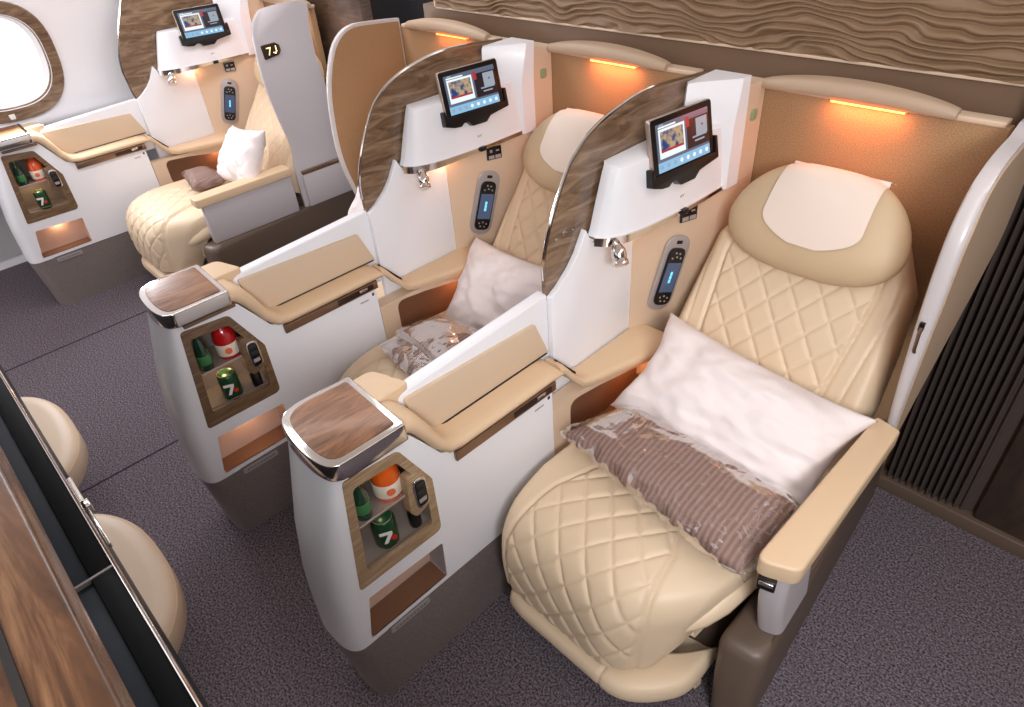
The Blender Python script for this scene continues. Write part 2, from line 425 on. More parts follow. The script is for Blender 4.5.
    for a, b_ in zip(top, bot):
        xr = .012; h = a.y - b_.y
        rings.append([(-.072, a.x, a.y), (-.02, a.x, a.y + .002), (-.002, a.x, a.y - .002), (xr - .003, (a.x * .75 + b_.x * .25), lerp(a.y, b_.y, .25)), (xr, lerp(a.x, b_.x, .5), lerp(a.y, b_.y, .5)), (xr - .004, lerp(a.x, b_.x, .85), lerp(a.y, b_.y, .85)), (-.01, b_.x, b_.y), (-.072, b_.x, b_.y)])
    s.loft(rings); s.build('armrest_bolster', M['tan'], t, ang=60)
    # upright pad behind tray
    u = MB(); u.prism(rp([(.30, .69), (.725, .69), (.680, .802), (.275, .822)], .006), 'x', -.074, -.0635, .002); u.build('back_pad', M['tan2'], t)
    ln = MB(); ln.box(-.0636, .325, .6925, -.0605, .715, .6955); ln.build('seam', M['gap'], t)
    # tan corner block behind the table
    cb = MB(); cb.prism(rp([(-.175, .216), (-.075, .216), (-.075, .30), (-.175, .27)], [.004, .004, .01, .03]), 'z', .80, .852, .010, 4); cb.build('corner_pad', M['tan'], t)
    # white ridge
    rd = MB(); rd.prism(rp([(.26, .60), (.74, .60), (.74, .860), (.26, .835)], [.0, 0, 0, .03]), 'x', -.108, -.0735, .006); rd.build('ridge', M['white'], t)
    # bronze trim under the bolster with dark latch slot
    tr = MB(); tr.box(-.004, .334, .636, .009, .672, .664, .0015, m=M['bronze'])
    tr.box(.0088, .52, .642, .0105, .655, .660, .001, m=M['bronze_dark']); tr.box(.0095, .60, .648, .013, .63, .658, .001, m=M['chrome'])
    tr.build('tray_trim', None, t)
    mk = MB(); mk.box(0, .648, .612, .0008, .656, .622, m=M['charcoal']); mk.box(0, .60, .603, .0006, .632, .608, m=M['silver']); mk.build('marking', None, t)
    return t

M['liner'] = mat('minibar_liner', (150, 138, 130), 0.35, 0.0)
M['tan2'] = mat('tan_pad', (212, 188, 162), 0.55)
M['bronze_dark'] = mat('dark_bronze', (72, 54, 46), 0.3, 0.7)

con_F = make_console(M['wood_table'], M['wood_frame'])

# ================================================================== INNER ARMREST with recess (left of the seat)
def make_inner():
    t = thing('inner_armrest', (0, .9, 0), 'x', 'armrest')
    T = Matrix.Translation((0, -.9, 0))
    # wall under the pad, slightly flared to the seat at the back
    b = MB()
    b.loft([[(-.05, .668, z), (-.002, .668, z), (.0, .78, z), (.03, 1.12, z), (-.05, 1.12, z)] for z in (.25, .555)], X=T)
    w = b.build('side_wall', M['panel'], t)
    c = MB(); c.prism([(y - .9, z) for y, z in rp([(.735, .545), (.735, .44), (.80, .33), (1.105, .33), (1.105, .50), (.86, .535)], .03)], 'x', -.042, .1); cut(w, c)
    li = MB(); pts = rp([(.735, .545), (.735, .44), (.80, .33), (1.105, .33), (1.105, .50), (.86, .535)], .03)
    b2 = bmesh.new(); b2.faces.new([b2.verts.new((-.0415, y, z)) for y, z in pts]); li.merge(b2, X=T)
    li.box(-.04, .80, .331, .0, 1.10, .36, .004, X=T)
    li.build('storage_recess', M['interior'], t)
    p = MB()
    rings = []
    for y, xr, z in ((.70, .0, .690), (.715, .002, .685), (.76, .004, .625), (.785, .008, .60), (.82, .016, .592), (.93, .045, .592), (1.04, .078, .592), (1.10, .088, .592), (1.115, .08, .585)):
        dz = .03 if y > .78 else .028
        rings.append([(-.052, y, z), (xr - .01, y, z), (xr, y, z - .006), (xr + .002, y, z - .015), (xr - .004, y, z - dz), (-.052, y, z - dz)])
    p.loft(rings, X=T); p.build('pad', M['tan'], t, ang=50)
    k = MB(); k.box(-.03, .722, .69, -.026, .79, .60, 0) if False else None
    sl = MB(); sl.loft([[(-.034, .712, .693), (-.026, .712, .693), (-.026, .712, .68), (-.034, .712, .68)], [(-.034, .788, .605), (-.026, .788, .605), (-.026, .788, .59), (-.034, .788, .59)]], X=T)
    sl.build('slot', M['gap'], t)
    return t
inn_F = make_inner()

# ================================================================== PRIVACY DIVIDER
PA = Vector((-.0515, 1.060, 0)); PU = Vector((.085, .255, 0)).normalized(); PN = Vector((PU.y, -PU.x, 0))
def make_divider(woodpoly=None):
    t = thing('privacy_divider', (-.06, 1.0, 0), 'x', 'divider')
    T = Matrix.Translation((.06, -1.0, 0))
    wp = woodpoly or [(.735, .84), (.735, .90), (.739, .96), (.772, 1.05), (.827, 1.147), (.865, 1.185), (.915, 1.216), (1.0, 1.242), (1.145, 1.258), (1.385, 1.238), (1.385, .84)]
    curve = [Vector((0, p[0], p[1])) for p in wp[1:-1]]
    cs = catmull(curve, 5)
    poly = [wp[0]] + [(c.y, c.z) for c in cs] + [wp[-1]]
    b = MB(); b.prism(poly, 'x', -.088, -.074, X=T); pn = b.build('wood_panel', M['wood'], t)
    r = MB(); r.tube([(-.081, c.y, c.z) for c in cs], .0055, 8, X=T); r.build('chrome_rim', M['chrome'], t)
    # white side wall with swooping front edge
    sw = [(.735, .50), (1.075, .50), (1.14, .955), (.885, .955), (.868, .99), (.835, .935), (.808, .905), (.765, .872), (.735, .856)]
    b = MB(); b.prism(sw, 'x', -.0735, -.056, .002, X=T); b.build('side_wall', M['white'], t)
    # beige diagonal panel that carries the handset
    pl = [(-.052, 1.06), (.029, 1.32), (.04, 1.498), (-.068, 1.498), (-.068, 1.06)]
    b = MB(); rings = []
    b.loft([[(x, y, z) for x, y in pl] for z in (.40, .953)], X=T); b.loft([[(x, y, z) for x, y in [(-.068, 1.36), (.032, 1.405), (.04, 1.498), (-.068, 1.498)]] for z in (.95, 1.215)], X=T); b.build('beige_panel', M['panel'], t)
    # white column, slanted face on top of shelf
    b = MB(); q = [(-.072, 1.285), (-.062, 1.275), (.034, 1.385), (.036, 1.42), (-.072, 1.42)]
    qb = [(-.072, 1.275), (-.062, 1.268), (.046, 1.345), (.048, 1.40), (-.072, 1.40)]
    b.loft([[(x, y, .955) for x, y in qb], [(x, y, 1.13) for x, y in qb], [(x, y, 1.232) for x, y in q], [(x - .002 * (x > 0), y + .004, 1.240) for x, y in q]], X=T)
    b.build('column', M['white'], t, ang=30)
    # lamp shelf body (loft bottom -> top)
    bo = [(-.066, .885), (-.045, .885), (-.018, .905), (.004, .945), (.018, 1.0), (.03, 1.1), (.036, 1.22), (.036, 1.36), (-.066, 1.40)]
    to = [(-.066, .945), (-.045, .94), (-.022, .945), (-.008, .965), (-.002, 1.0), (.010, 1.1), (.018, 1.2), (.022, 1.32), (-.066, 1.36)]
    bo2 = [(p[0], p[1]) for p in catmull([(x, y, 0) for x, y in bo[1:-1]], 4)]; to2 = [(p[0], p[1]) for p in catmull([(x, y, 0) for x, y in to[1:-1]], 4)]
    bo2 = [bo[0]] + bo2 + [bo[-1]]; to2 = [to[0]] + to2 + [to[-1]]
    def mix(s, z, g=0): return [(lerp(a[0], c[0], s) - g, lerp(a[1], c[1], s) + g, z) for a, c in zip(bo2, to2)]
    b = MB(); b.loft([mix(0, .966), mix(.15, .985), mix(.5, 1.05), mix(.88, 1.115), mix(1, 1.132), mix(1.03, 1.137, .006)], X=T)
    b.build('monitor_shelf', M['white'], t, ang=45)
    # chrome bracket strip around the shelf foot
    out = [(p[0] + .004, p[1] - .003) for p in bo2[1:-1]]; inn = [(p[0] - .012, p[1] + .008) for p in bo2[1:-1]]
    b = MB(); n = len(out)
    zz = lambda y: lerp(.943, .953, sm(.93, 1.15, y)); rings = [[(o[0] + .001, o[1] - .001, .967), (o[0] - .002, o[1], zz(o[1])), (i[0], i[1], zz(o[1])), (i[0], i[1], .966)] for o, i in zip(out, inn)]
    b.loft(rings, X=T, m=M['chrome'])
    b.tube([(-.045, .885, .958), (-.07, .888, .96), (-.09, .898, .962), (-.094, .91, .966)], .006, 8, X=T, m=M['chrome'])
    br = b.build('chrome_bracket', None, t)
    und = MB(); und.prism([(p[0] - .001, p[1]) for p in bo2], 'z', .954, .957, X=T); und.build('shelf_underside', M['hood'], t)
    st = MB(); st.box(0.018, 1.14, .9535, .045, 1.165, .967, .001, X=T); st.build('switch', M['dark'], br)
    # reading lamp
    b = MB(); b.tube([(-.012, .925, .955), (-.008, .92, .945), (.004, .918, .936)], .010, 10, X=T, m=M['chrome'])
    A = Matrix.Translation((.004 + .06, .918 - 1.0, .938)) @ Matrix.Rotation(math.radians(140), 4, Vector((.55, .85, 0)).normalized()) @ Matrix.Scale(1.35, 4)
    b.lathe([(.003, -.008), (.0095, -.006), (.0135, .002), (.0145, .014), (.0125, .020), (.0150, .023), (.0155, .031), (.012, .033), (.004, .032)], 20, X=A, m=M['chrome'])
    b.build('reading_lamp', None, t)
    # brand strip on shelf face (tiny embossed word)
    b = MB()
    for k in range(9): b.box(.0335, 1.145 + k * .0085, .998, .0355, 1.151 + k * .0085, 1.004, 0, X=T @ Matrix.Translation((-.006, 0, 0)))
    b.build('lettering', M['silver'], t)
    # socket panel
    def on(s, z, d): return PA + PU * s + PN * d + Vector((0, 0, z))
    def quad(mb, s0, s1, z0, z1, d0, d1, m, bev=0, shear=0):
        X = T @ Matrix.Translation(PA) @ Matrix(((PU.x, PN.x, 0, 0), (PU.y, PN.y, 0, 0), (0, 0, 1, 0), (0, 0, 0, 1)))
        mb.box(s0, d0, z0, s1, d1, z1, bev, m=m, X=X)
    b = MB(); quad(b, .152, .207, .893, .937, -.002, .004, M['dark'], .001)
    for k in range(2): quad(b, .157 + k * .025, .178 + k * .025, .896, .908, .004, .005, M['silver'])
    quad(b, .163, .172, .918, .928, .004, .005, M['silver']); quad(b, .186, .198, .920, .925, .004, .005, M['silver'])
    b.build('socket_panel', None, t)
    # handset cradle: oval bezel
    vd = (Vector((-.008, 1.231, .852)) - Vector((-.018, 1.166, .633))); vd = (vd - PN * vd.dot(PN)).normalized(); ud = vd.cross(PN).normalized(); ud = -ud if ud.y < 0 else ud
    ctr = PA + PU * .125 + Vector((0, 0, .742)) + PN * .001
    X = T @ Matrix.Translation(ctr) @ Matrix(((ud.x, vd.x, PN.x, 0), (ud.y, vd.y, PN.y, 0), (ud.z, vd.z, PN.z, 0), (0, 0, 0, 1)))
    ov = rp([(-.044, -.118), (.044, -.118), (.044, .118), (-.044, .118)], .043, 8)
    b = MB(); b.prism(ov, 'z', -.002, .006, .003, X=X, m=M['silver'])
    b.box(-.010, .093, .005, .010, .103, .008, .001, X=X, m=M['dark'])
    b.build('handset_cradle', None, t)
    return t, X, T
div_F, HX, HT = make_divider()

def make_handset():
    t = thing('handset', (-.01, 1.19, .742), 'x', 'remote control')
    X = Matrix.Translation((.01, -1.19, -.742)) @ HT.inverted() @ HX
    b = MB(); b.prism(rp([(-.029, -.098), (.029, -.098), (.029, .082), (-.029, .082)], .022, 6), 'z', .0062, .014, .002, X=X)
    b.build('body', M['dark'], t)
    s = MB(); s.box(-.025, -.055, .0142, .025, .038, .0148, m=M['scr_hand'], X=X)
    for z0 in (-.022, -.010, .002): s.box(-.004, z0 - .003, .0149, .004, z0 + .008, .0152, .0, m=M['scr_cyan'], X=X)
    s.build('screen', None, t)
    for a, c in ((-.014, -.072), (0, -.068), (.014, -.074), (-.008, -.084), (.008, -.085), (-.015, .052), (0, .056), (.015, .052), (-.006, .068), (.008, .066)):
        MB().lathe([(.003, .014), (.003, .0152), (.0015, .0154)], 10, X=X @ Matrix.Translation((a, c, 0))).build('button', M['silver'], t)
    return t
M['scr_hand'] = screen_mat('handset_screen', (70, 84, 112), 0.7)
hand_F = make_handset()

def make_tablet(corners=None):
    BL = Vector((.024, 1.030, 1.080)); BR = Vector((.044, 1.253, 1.078)); TL = Vector((-.006, 1.033, 1.221))
    u = (BR - BL).normalized(); v = (TL - BL); v = (v - u * v.dot(u)).normalized(); n = u.cross(v)
    t = thing('tablet', BL, 'x', 'tablet')
    X = Matrix(((u.x, v.x, n.x, 0), (u.y, v.y, n.y, 0), (u.z, v.z, n.z, 0), (0, 0, 0, 1)))
    W, H = .232, .145
    b = MB(); b.prism(rp([(0, 0), (W, 0), (W, H), (0, H)], .010, 5), 'z', -.014, 0, .002, X=X, m=M['tab_edge'])
    b.prism(rp([(.002, .002), (W - .002, .002), (W - .002, H - .002), (.002, H - .002)], .009, 5), 'z', -.001, .0015, .0004, X=X, m=M['dark'])
    b.build('case', None, t)
    s = MB(); z0, z1 = .0015, .002
    def R(x0, y0, x1, y1, m, k=0): s.box(x0, y0, z0, x1, y1, z1 + k * .0003, m=m, X=X)
    R(.018, .014, W - .018, H - .016, M['scr_bg'])
    R(.13, .044, W - .018, H - .03, M['scr_dark'], 1); R(.165, .07, W - .024, H - .034, M['scr_pale'], 2); R(.185, .09, W - .04, H - .05, M['scr_brown'], 3)
    R(.018, .014, W - .018, .038, M['scr_bar'], 1)
    R(.026, .046, .122, .116, M['scr_white'], 1); R(.032, .066, .116, .110, M['scr_blue'], 2); R(.032, .060, .116, .066, M['scr_red'], 2)
    R(.026, .118, .09, .122, M['scr_white'], 1); R(.030, .123, .046, .127, M['scr_pale'], 1); R(.128, .098, .14, .122, M['scr_red'], 3)
    R(.15, .066, .205, .070, M['scr_pale'], 3); R(.158, .056, .195, .060, M['scr_pale'], 3)
    for k in range(8):
        s.lathe([(.0055, 0), (.0055, .0006), (.003, .0007)], 12, X=X @ Matrix.Translation((.03 + k * .0245, .026, .0022)), m=M['scr_white'] if k > 2 else M['scr_pale'])
    s.build('screen', None, t)
    d = MB()
    d.prism(rp([(-.012, .03), (-.012, -.014), (.02, -.024), (.045, -.026), (.058, -.018), (.075, -.018), (.09, -.034), (.145, -.034), (.165, -.018), (.19, -.014), (W + .012, -.006), (W + .012, .05), (W + .004, .052), (W + .003, .010), (.0, .010), (-.004, .032)], .004, 3), 'z', -.018, .006, .002, X=X)
    d.build('dock', M['dark'], t)
    return t
tab_F = make_tablet()

# ================================================================== SEAT SHELL
def wing_pts():
    return [(1.5, 0.0), (1.13, 0.0), (1.14, .33), (1.13, .5), (1.115, .65), (1.10, .8), (1.09, .95), (1.097, 1.07), (1.12, 1.14), (1.165, 1.20), (1.22, 1.228), (1.30, 1.24), (1.40, 1.238), (1.5, 1.225)]
def make_shell(wing=True, full=False, mirror=False):
    t = thing('seat_shell', (.3, 1.52, 0), 'x', 'seat shell')
    T = Matrix.Translation((-.3, -1.52, 0))
    b = MB(); b.box(.03 if not mirror else -.05, 1.50, 0, .50 if full else .62, 1.535, 1.19, .004, X=T); b.build('back_wall', M['fabric'], t)
    r = MB(); r.box(-.02, 1.497, 1.188, .50 if full else .61, 1.54, 1.202, .004, X=T); r.build('top_rail', M['panel'], t)
    # hood
    top = []; n = 24; rings = []
    for i in range(n + 1):
        s = i / n; x = lerp(.028, .512, s); k = 1 - (2 * s - 1) ** 2
        yf = 1.480 - .022 * k ** .8; zt = 1.212 + .026 * k ** .8; zb = zt - lerp(.018, .030, k ** .5)
        rings.append([(x, 1.515, 1.203), (x, 1.512, zt + .004 * k), (x, yf + .014, zt + .003), (x, yf + .003, zt - .004), (x, yf, zb + .008), (x, yf + .004, zb), (x, 1.498, zb - .004 * k), (x, 1.505, 1.192)])
    b = MB(); b.loft(rings, X=T); hood = b.build('hood', M['hood'], t, ang=50)
    l = MB(); l.box(.225, 1.484, 1.187, .405, 1.498, 1.192, .001, X=T); l.build('light_strip', M['orange_light'], hood)
    e = MB(); e.prism(rp([(1.445, 1.115), (1.470, 1.115), (1.470, 1.145), (1.445, 1.145)], .008), 'x', .034, .0425, .001, X=T)
    if not mirror: e.build('green_emblem', M['emblem'], t)
    if wing:
        if mirror: W = [(1.5, 0), (1.17, 0), (1.16, .42), (1.138, .55), (1.10, .70), (1.090, .83), (1.103, .99), (1.132, 1.1), (1.18, 1.19), (1.255, 1.236), (1.36, 1.235), (1.5, 1.222)]
        elif full: W = [(1.52, .33), (1.13, .33), (1.13, .5), (1.145, .64), (1.12, .8), (1.105, .95), (1.11, 1.10), (1.125, 1.19), (1.16, 1.235), (1.21, 1.255), (1.40, 1.250), (1.40, 1.16), (1.395, 1.02), (1.41, .86), (1.44, .71), (1.48, .54)]
        else: W = [(1.22, .62), (1.135, .50), (1.12, .65), (1.112, .8), (1.115, .95), (1.128, 1.05), (1.15, 1.11), (1.195, 1.16), (1.26, 1.188), (1.33, 1.200), (1.40, 1.205), (1.5, 1.206), (1.5, .98), (1.42, .85)]
        cs = catmull([(0, y, z) for y, z in W[1:]], 4); pts = [(c[1], c[2]) for c in cs] + [W[0]]
        lean = (lambda z: -.052) if mirror else (lambda z: .680 - .035 * z)
        sg = -1 if mirror else 1
        def th_(z): return .020 if mirror else interp([(.5, .016), (.7, .024), (.95, .034), (1.1, .036), (1.24, .028)], z) if not full else .02
        lean2 = (lambda z: -.030) if mirror else lean
        b = MB()
        def rr(f, ins): return [(lean2(z) + sg * th_(z) * f, y + (ins if y < 1.3 else 0), z) for y, z in pts]
        b.loft([rr(0, .004), rr(.2, -.003), rr(.8, -.003), rr(1, .004)], X=T)
        b.build('wing', M['wing'], t, ang=60)
        cyy = 1.35; czz = .85
        ins = [(lerp(y, cyy, .045), lerp(z, czz, .03)) for y, z in pts]
        b = MB(); b.loft([[(lean2(z) - sg * .003, y, z) for y, z in ins], [(lean2(z) + sg * .002, y, z) for y, z in ins]], X=T); b.build('wing_lining', M['fabric'], t)
        if not full and not mirror:
            b = MB(); b.loft([[(lean2(z) + th_(z) - .004, y, z) for y, z in ins], [(lean2(z) + th_(z) + .003, y, z) for y, z in ins]], X=T); b.build('outer_panel', M['hood'], t)
        # coat hook slot on the wing edge
        if not mirror and not full:
            b = MB(); b.tube([(lean(z) + .018, y, z) for y, z in ((1.088, .84), (1.080, .85), (1.080, .89), (1.084, .905))], .004, 8, X=T, m=M['bronze'])
            b.box(lean(.9) + .012, 1.083, .895, lean(.9) + .022, 1.092, .915, .001, X=T, m=M['dark'])
            b.build('coat_hook', None, t)
    return t
M['wing'] = mat('pale_wing_edge', (206, 198, 198), 0.3, coat=0.3)
shell_F = make_shell()

# ================================================================== SEAT
def quilt(a, b_, p=.084, amp=.0068):
    u = (a + b_ * .80) / p; v = (a - b_ * .80) / p
    d = min(abs(u - round(u)), abs(v - round(v))) * p
    return amp * (1 - math.exp(-d / .006)) 

def slab(path, xl, xr, thick, edge, qfn, nx=150, step=.004, yoff=None, p=2.6):
    # path: list of (y,z) smooth front line; normal is to the left of travel (front side)
    L = [0]
    for a, c in zip(path, path[1:]): L.append(L[-1] + math.hypot(c[0] - a[0], c[1] - a[1]))
    tot = L[-1]; ns = int(tot / step); rows = []
    bm = bmesh.new()
    def at(s):
        for i in range(len(L) - 1):
            if s <= L[i + 1] + 1e-9:
                f = (s - L[i]) / (L[i + 1] - L[i]); y = lerp(path[i][0], path[i + 1][0], f); z = lerp(path[i][1], path[i + 1][1], f)
                return y, z, i
    pts = [at(tot * i / ns)[:2] for i in range(ns + 1)]
    def nrm(i):
        a = pts[max(i - 2, 0)]; c = pts[min(i + 2, ns)]; ty, tz = c[0] - a[0], c[1] - a[1]; l = math.hypot(ty, tz); return (-tz / l, ty / l)
    F = []; Bk = []
    for i in range(ns + 1):
        s = tot * i / ns; y, z = pts[i]; ny, nz = nrm(i)
        x0, x1 = xl(s, tot), xr(s, tot)
        es = min(1, s / edge, (tot - s) / edge); hs = math.sqrt(max(0, 1 - (1 - es) ** 2))
        fr = []; bk = []
        for j in range(nx + 1):
            u = j / nx; uu = u
            x = lerp(x0, x1, uu); dx = min(x - x0, x1 - x); ex = min(1, max(0, dx / edge)); hx = math.sqrt(max(0, 1 - (1 - ex) ** 2))
            h = thick * hs * hx
            q = qfn(x, s, tot) * min(1, h / thick * 1.0) if qfn else 0
            yo = yoff(x, y, z) if yoff else 0
            fr.append(bm.verts.new((x, y + yo + ny * (h + q - thick), z + nz * (h + q - thick))))
            bk.append(bm.verts.new((x, y + yo - ny * thick * 1.02, z - nz * thick * 1.02)) if j % 15 == 0 else None)
        F.append(fr)
    for i in range(ns):
        for j in range(nx): bm.faces.new([F[i][j], F[i][j + 1], F[i + 1][j + 1], F[i + 1][j]])
    for fr in []: pass
    for v in [v for v in bm.verts if not v.link_faces]: bm.verts.remove(v)
    # back: simple rim extruded backwards and capped
    rim = [F[0][j] for j in range(nx + 1)] + [F[i][nx] for i in range(1, ns + 1)] + [F[ns][j] for j in range(nx - 1, -1, -1)] + [F[i][0] for i in range(ns - 1, 0, -1)]
    nv = []
    for v in rim:
        # find row normal by nearest path sample
        k = min(range(0, ns + 1, 4), key=lambda q: (pts[q][0] - v.co.y) ** 2 + (pts[q][1] - v.co.z) ** 2)
        ny, nz = nrm(k); nv.append(bm.verts.new(v.co - Vector((0, ny, nz)) * thick * .9))
    n = len(rim)
    for k in range(n): bm.faces.new([rim[k], rim[(k + 1) % n], nv[(k + 1) % n], nv[k]])
    # strip-wise back cap
    top = nv[:nx + 1]; right = nv[nx + 1:nx + ns]; bottom = nv[nx + ns:nx + ns + nx + 1]; left = nv[nx + ns + nx + 1:]
    Lc = [top[0]] + left[::-1] + [bottom[-1]]; Rc = [top[-1]] + right + [bottom[0]]
    m_ = min(len(Lc), len(Rc))
    for k in range(m_ - 1):
        try: bm.faces.new([Lc[k], Rc[k], Rc[k + 1], Lc[k + 1]])
        except ValueError: pass
    bmesh.ops.recalc_face_normals(bm, faces=bm.faces)
    mb = MB(); mb.bm.free(); mb.bm = bm
    return mb

def make_seat(aisle_arm=True, back=.85):
    t = thing('airline_seat', (.31, .75, 0), 'x', 'seat')
    T = Matrix.Translation((-.31, -.75, 0))
    def fin(mb, *a, **k):
        bmesh.ops.transform(mb.bm, matrix=T, verts=mb.bm.verts); return mb.build(*a, **k)
    # backrest: travel upwards; front normal = (-dz, dy)-> points to -y,+z
    path = [tuple(c)[:2] for c in catmull([(1.035, .43, 0), (1.09, .53, 0), (1.18, .675, 0), (1.27, .81, 0), (1.36, .955, 0), (1.405, 1.03, 0)], 8)]
    def bq(x, s, tot):
        c = .315; w = interp([(0, .17), (.2, .185), (.45, .205), (.62, .19), (.8, .16)], s); d = abs(x - c) - w
        g = -.0055 * math.exp(-(d / .006) ** 2) - .004 * math.exp(-((d - .045) / .005) ** 2)
        if d < 0: g += quilt(x - c, s) * sm(0, .012, -d)
        g += .014 * sm(.02, .11, d) * sm(.55, .2, s)
        return g
    b = slab(path, lambda s, tt: interp([(0, .03), (.35, .045), (.5, .055), (.62, .12), (.7, .20)], s), lambda s, tt: interp([(0, .60), (.2, .612), (.35, .602), (.5, .580), (.62, .51), (.7, .42)], s), .055, .04, bq)
    fin(b, 'backrest', M['leather'], t)
    # cushion: travel from front-bottom up and back; need normal to front => (-tz, ty)
    cp = [tuple(c)[:2] for c in catmull([(.378, .172, 0), (.372, .25, 0), (.374, .32, 0), (.392, .385, 0), (.44, .435, 0), (.52, .457, 0), (.62, .46, 0), (.80, .455, 0), (1.0, .44, 0), (1.08, .435, 0)], 8)]
    def cq(x, s, tot):
        c = .285; w = interp([(0, .185), (.2, .195), (.4, .17), (.6, .10), (.7, .02)], s); d = abs(x - c) - w
        g = -.0055 * math.exp(-(d / .006) ** 2)
        if d < 0: g += quilt(x - c, s, .082) * sm(0, .012, -d)
        return g
    def yo(x, y, z):
        w = 1 - sm(.46, .80, y)
        r = .20 * max(0, (x - .38) / .2) ** 2.0 if x > .38 else 0
        l = .02 * max(0, (.10 - x) / .07) ** 2 if x < .10 else 0
        return (r * (1.0 if z < .3 else lerp(1, .75, sm(.3, .45, z))) + l) * w
    b = slab(cp, lambda s, tt: interp([(0, .066), (.15, .060), (.28, .044), (.42, .030)], s), lambda s, tt: interp([(0, .50), (.08, .535), (.2, .565), (.35, .60), (.5, .605)], s), .05, .022, cq, yoff=yo)
    fin(b, 'seat_cushion', M['leather'], t)
    # leg rest lip below
    lp = [tuple(c)[:2] for c in catmull([(.40, .085, 0), (.366, .105, 0), (.358, .135, 0), (.372, .162, 0), (.42, .172, 0), (.50, .170, 0)], 8)]
    def yl(x, y, z):
        r = .17 * max(0, (x - .42) / .18) ** 2.2 if x > .42 else 0
        l = .03 * max(0, (.16 - x) / .11) ** 2 if x < .16 else 0
        return r + l
    b = slab(lp, lambda s, tt: .082, lambda s, tt: .582, .028, .02, lambda x, s, tt: -.004 * math.exp(-((x - .41) / .004) ** 2), yoff=yl, nx=100)
    fin(b, 'leg_rest', M['leather'], t)
    # frame under the seat
    b = MB(); b.box(.06, .62, .0, .56, 1.15, .36, .02, X=T); b.build('frame', M['base_dark'], t)
    # side roll on the aisle side of the cushion
    rb = MB(); rb.tube([(.520, .50, .32), (.530, .515, .325), (.548, .55, .34), (.565, .60, .36), (.580, .70, .385), (.588, .80, .40), (.588, 1.02, .41)], [.003, .016, .026, .032, .036, .036, .034], 12, X=T); rb.build('side_roll', M['leather'], t)
    # headrest: flattened ellipsoid following the backrest slope
    S = Vector((0, .09, .145)).normalized(); Nn = Vector((0, -S.z, S.y)); c0 = Vector((.322, 1.318, .947))
    b2 = bmesh.new(); nu, nv = 64, 48; hw, hh, ht = .222, .138, .062
    def hp(th, ph):
        def se(a, e): return math.copysign(abs(a) ** e, a)
        a = se(math.cos(ph), .75) * se(math.cos(th), .72) * hw; bq_ = se(math.cos(ph), .75) * se(math.sin(th), .76) * hh; cc = se(math.sin(ph), .9) * ht
        a *= lerp(.84, 1.04, sm(hh, -hh * .3, bq_)); 
        return c0 + Vector((a, 0, 0)) + S * bq_ + Nn * (cc + .012 * (1 - (a / hw) ** 2) * 0 - .02 * (a / hw) ** 2 * 0)
    grid = [[b2.verts.new(hp(2 * PI * i / nu, -PI / 2 + PI * j / nv)) for i in range(nu)] for j in range(1, nv)]
    pb = b2.verts.new(hp(0, -PI / 2)); pt = b2.verts.new(hp(0, PI / 2))
    for j in range(len(grid) - 1):
        for i in range(nu): b2.faces.new([grid[j][i], grid[j][(i + 1) % nu], grid[j + 1][(i + 1) % nu], grid[j + 1][i]])
    for i in range(nu): b2.faces.new([pb, grid[0][(i + 1) % nu], grid[0][i]]); b2.faces.new([pt, grid[-1][i], grid[-1][(i + 1) % nu]])
    bmesh.ops.recalc_face_normals(b2, faces=b2.faces)
    mb = MB(); mb.merge(b2, X=T); hr = mb.build('headrest', M['headrest'], t)
    # cloth draped over the headrest front: ray onto the ellipsoid front
    def hsurf(a, bb):
        # solve thickness for local coords
        e = min(1.0, (abs(a / (hw * lerp(.84, 1.04, sm(hh, -hh * .3, bb)))) ** (2 / .72) + abs(bb / hh) ** (2 / .76)))
        rr = e ** (1 / 2) if e > 0 else 0
        rho = min(1, rr); cphi = rho ** (1 / .75) if rho < 1 else 1
        sph = math.sqrt(max(0, 1 - min(1, cphi) ** 2)); return ht * sph ** .9
    b2 = bmesh.new(); na, nb = 44, 44; G = []
    for j in range(nb + 1):
        f = j / nb; bb = lerp(-.070, .134, f); 
        wid = .128 * (1 - max(0, (.35 - f) / .35) ** 2.6 * .72) * lerp(1, .93, f)
        row = []
        for i in range(na + 1):
            a = lerp(-wid, wid, i / na) + .006; 
            cc = hsurf(a, bb) + .0035
            droop = 0
            row.append(b2.verts.new(c0 + Vector((a, 0, 0)) + S * (bb + droop) + Nn * cc))
        G.append(row)
    # wrap behind
    row = [b2.verts.new(v.co + S * .004 - Nn * .05) for v in G[-1]]; G.append(row)
    for j in range(len(G) - 1):
        for i in range(na): b2.faces.new([G[j][i], G[j][i + 1], G[j + 1][i + 1], G[j + 1][i]])
    bmesh.ops.recalc_face_normals(b2, faces=b2.faces)
    ext = bmesh.ops.solidify(b2, geom=b2.faces, thickness=.0022)
    mb = MB(); mb.merge(b2, X=T); o = mb.build('headrest_cover', M['cloth'], hr, ang=60); o['label'] = 'pale cream cloth cover'
    if aisle_arm:
        # pedestal
        b = MB()
        foot = lambda x0, x1, y0, z: [(x, y, z) for x, y in rp([(x0, y0), (x1, y0 + .02), (x1 - (x1 - x0 - .004) * back, 1.49), (x0, 1.49)], [.03, .04, 0, 0], 5)]
        b.loft([foot(.612, .705, .535, 0), foot(.605, .705, .530, .15), foot(.600, .708, .532, .30), foot(.601, .706, .537, .318), foot(.606, .700, .547, .328), foot(.615, .692, .56, .331)], X=T)
        b.build('pedestal', M['base_dark'], t, ang=50)
    return t
seat_F = make_seat()

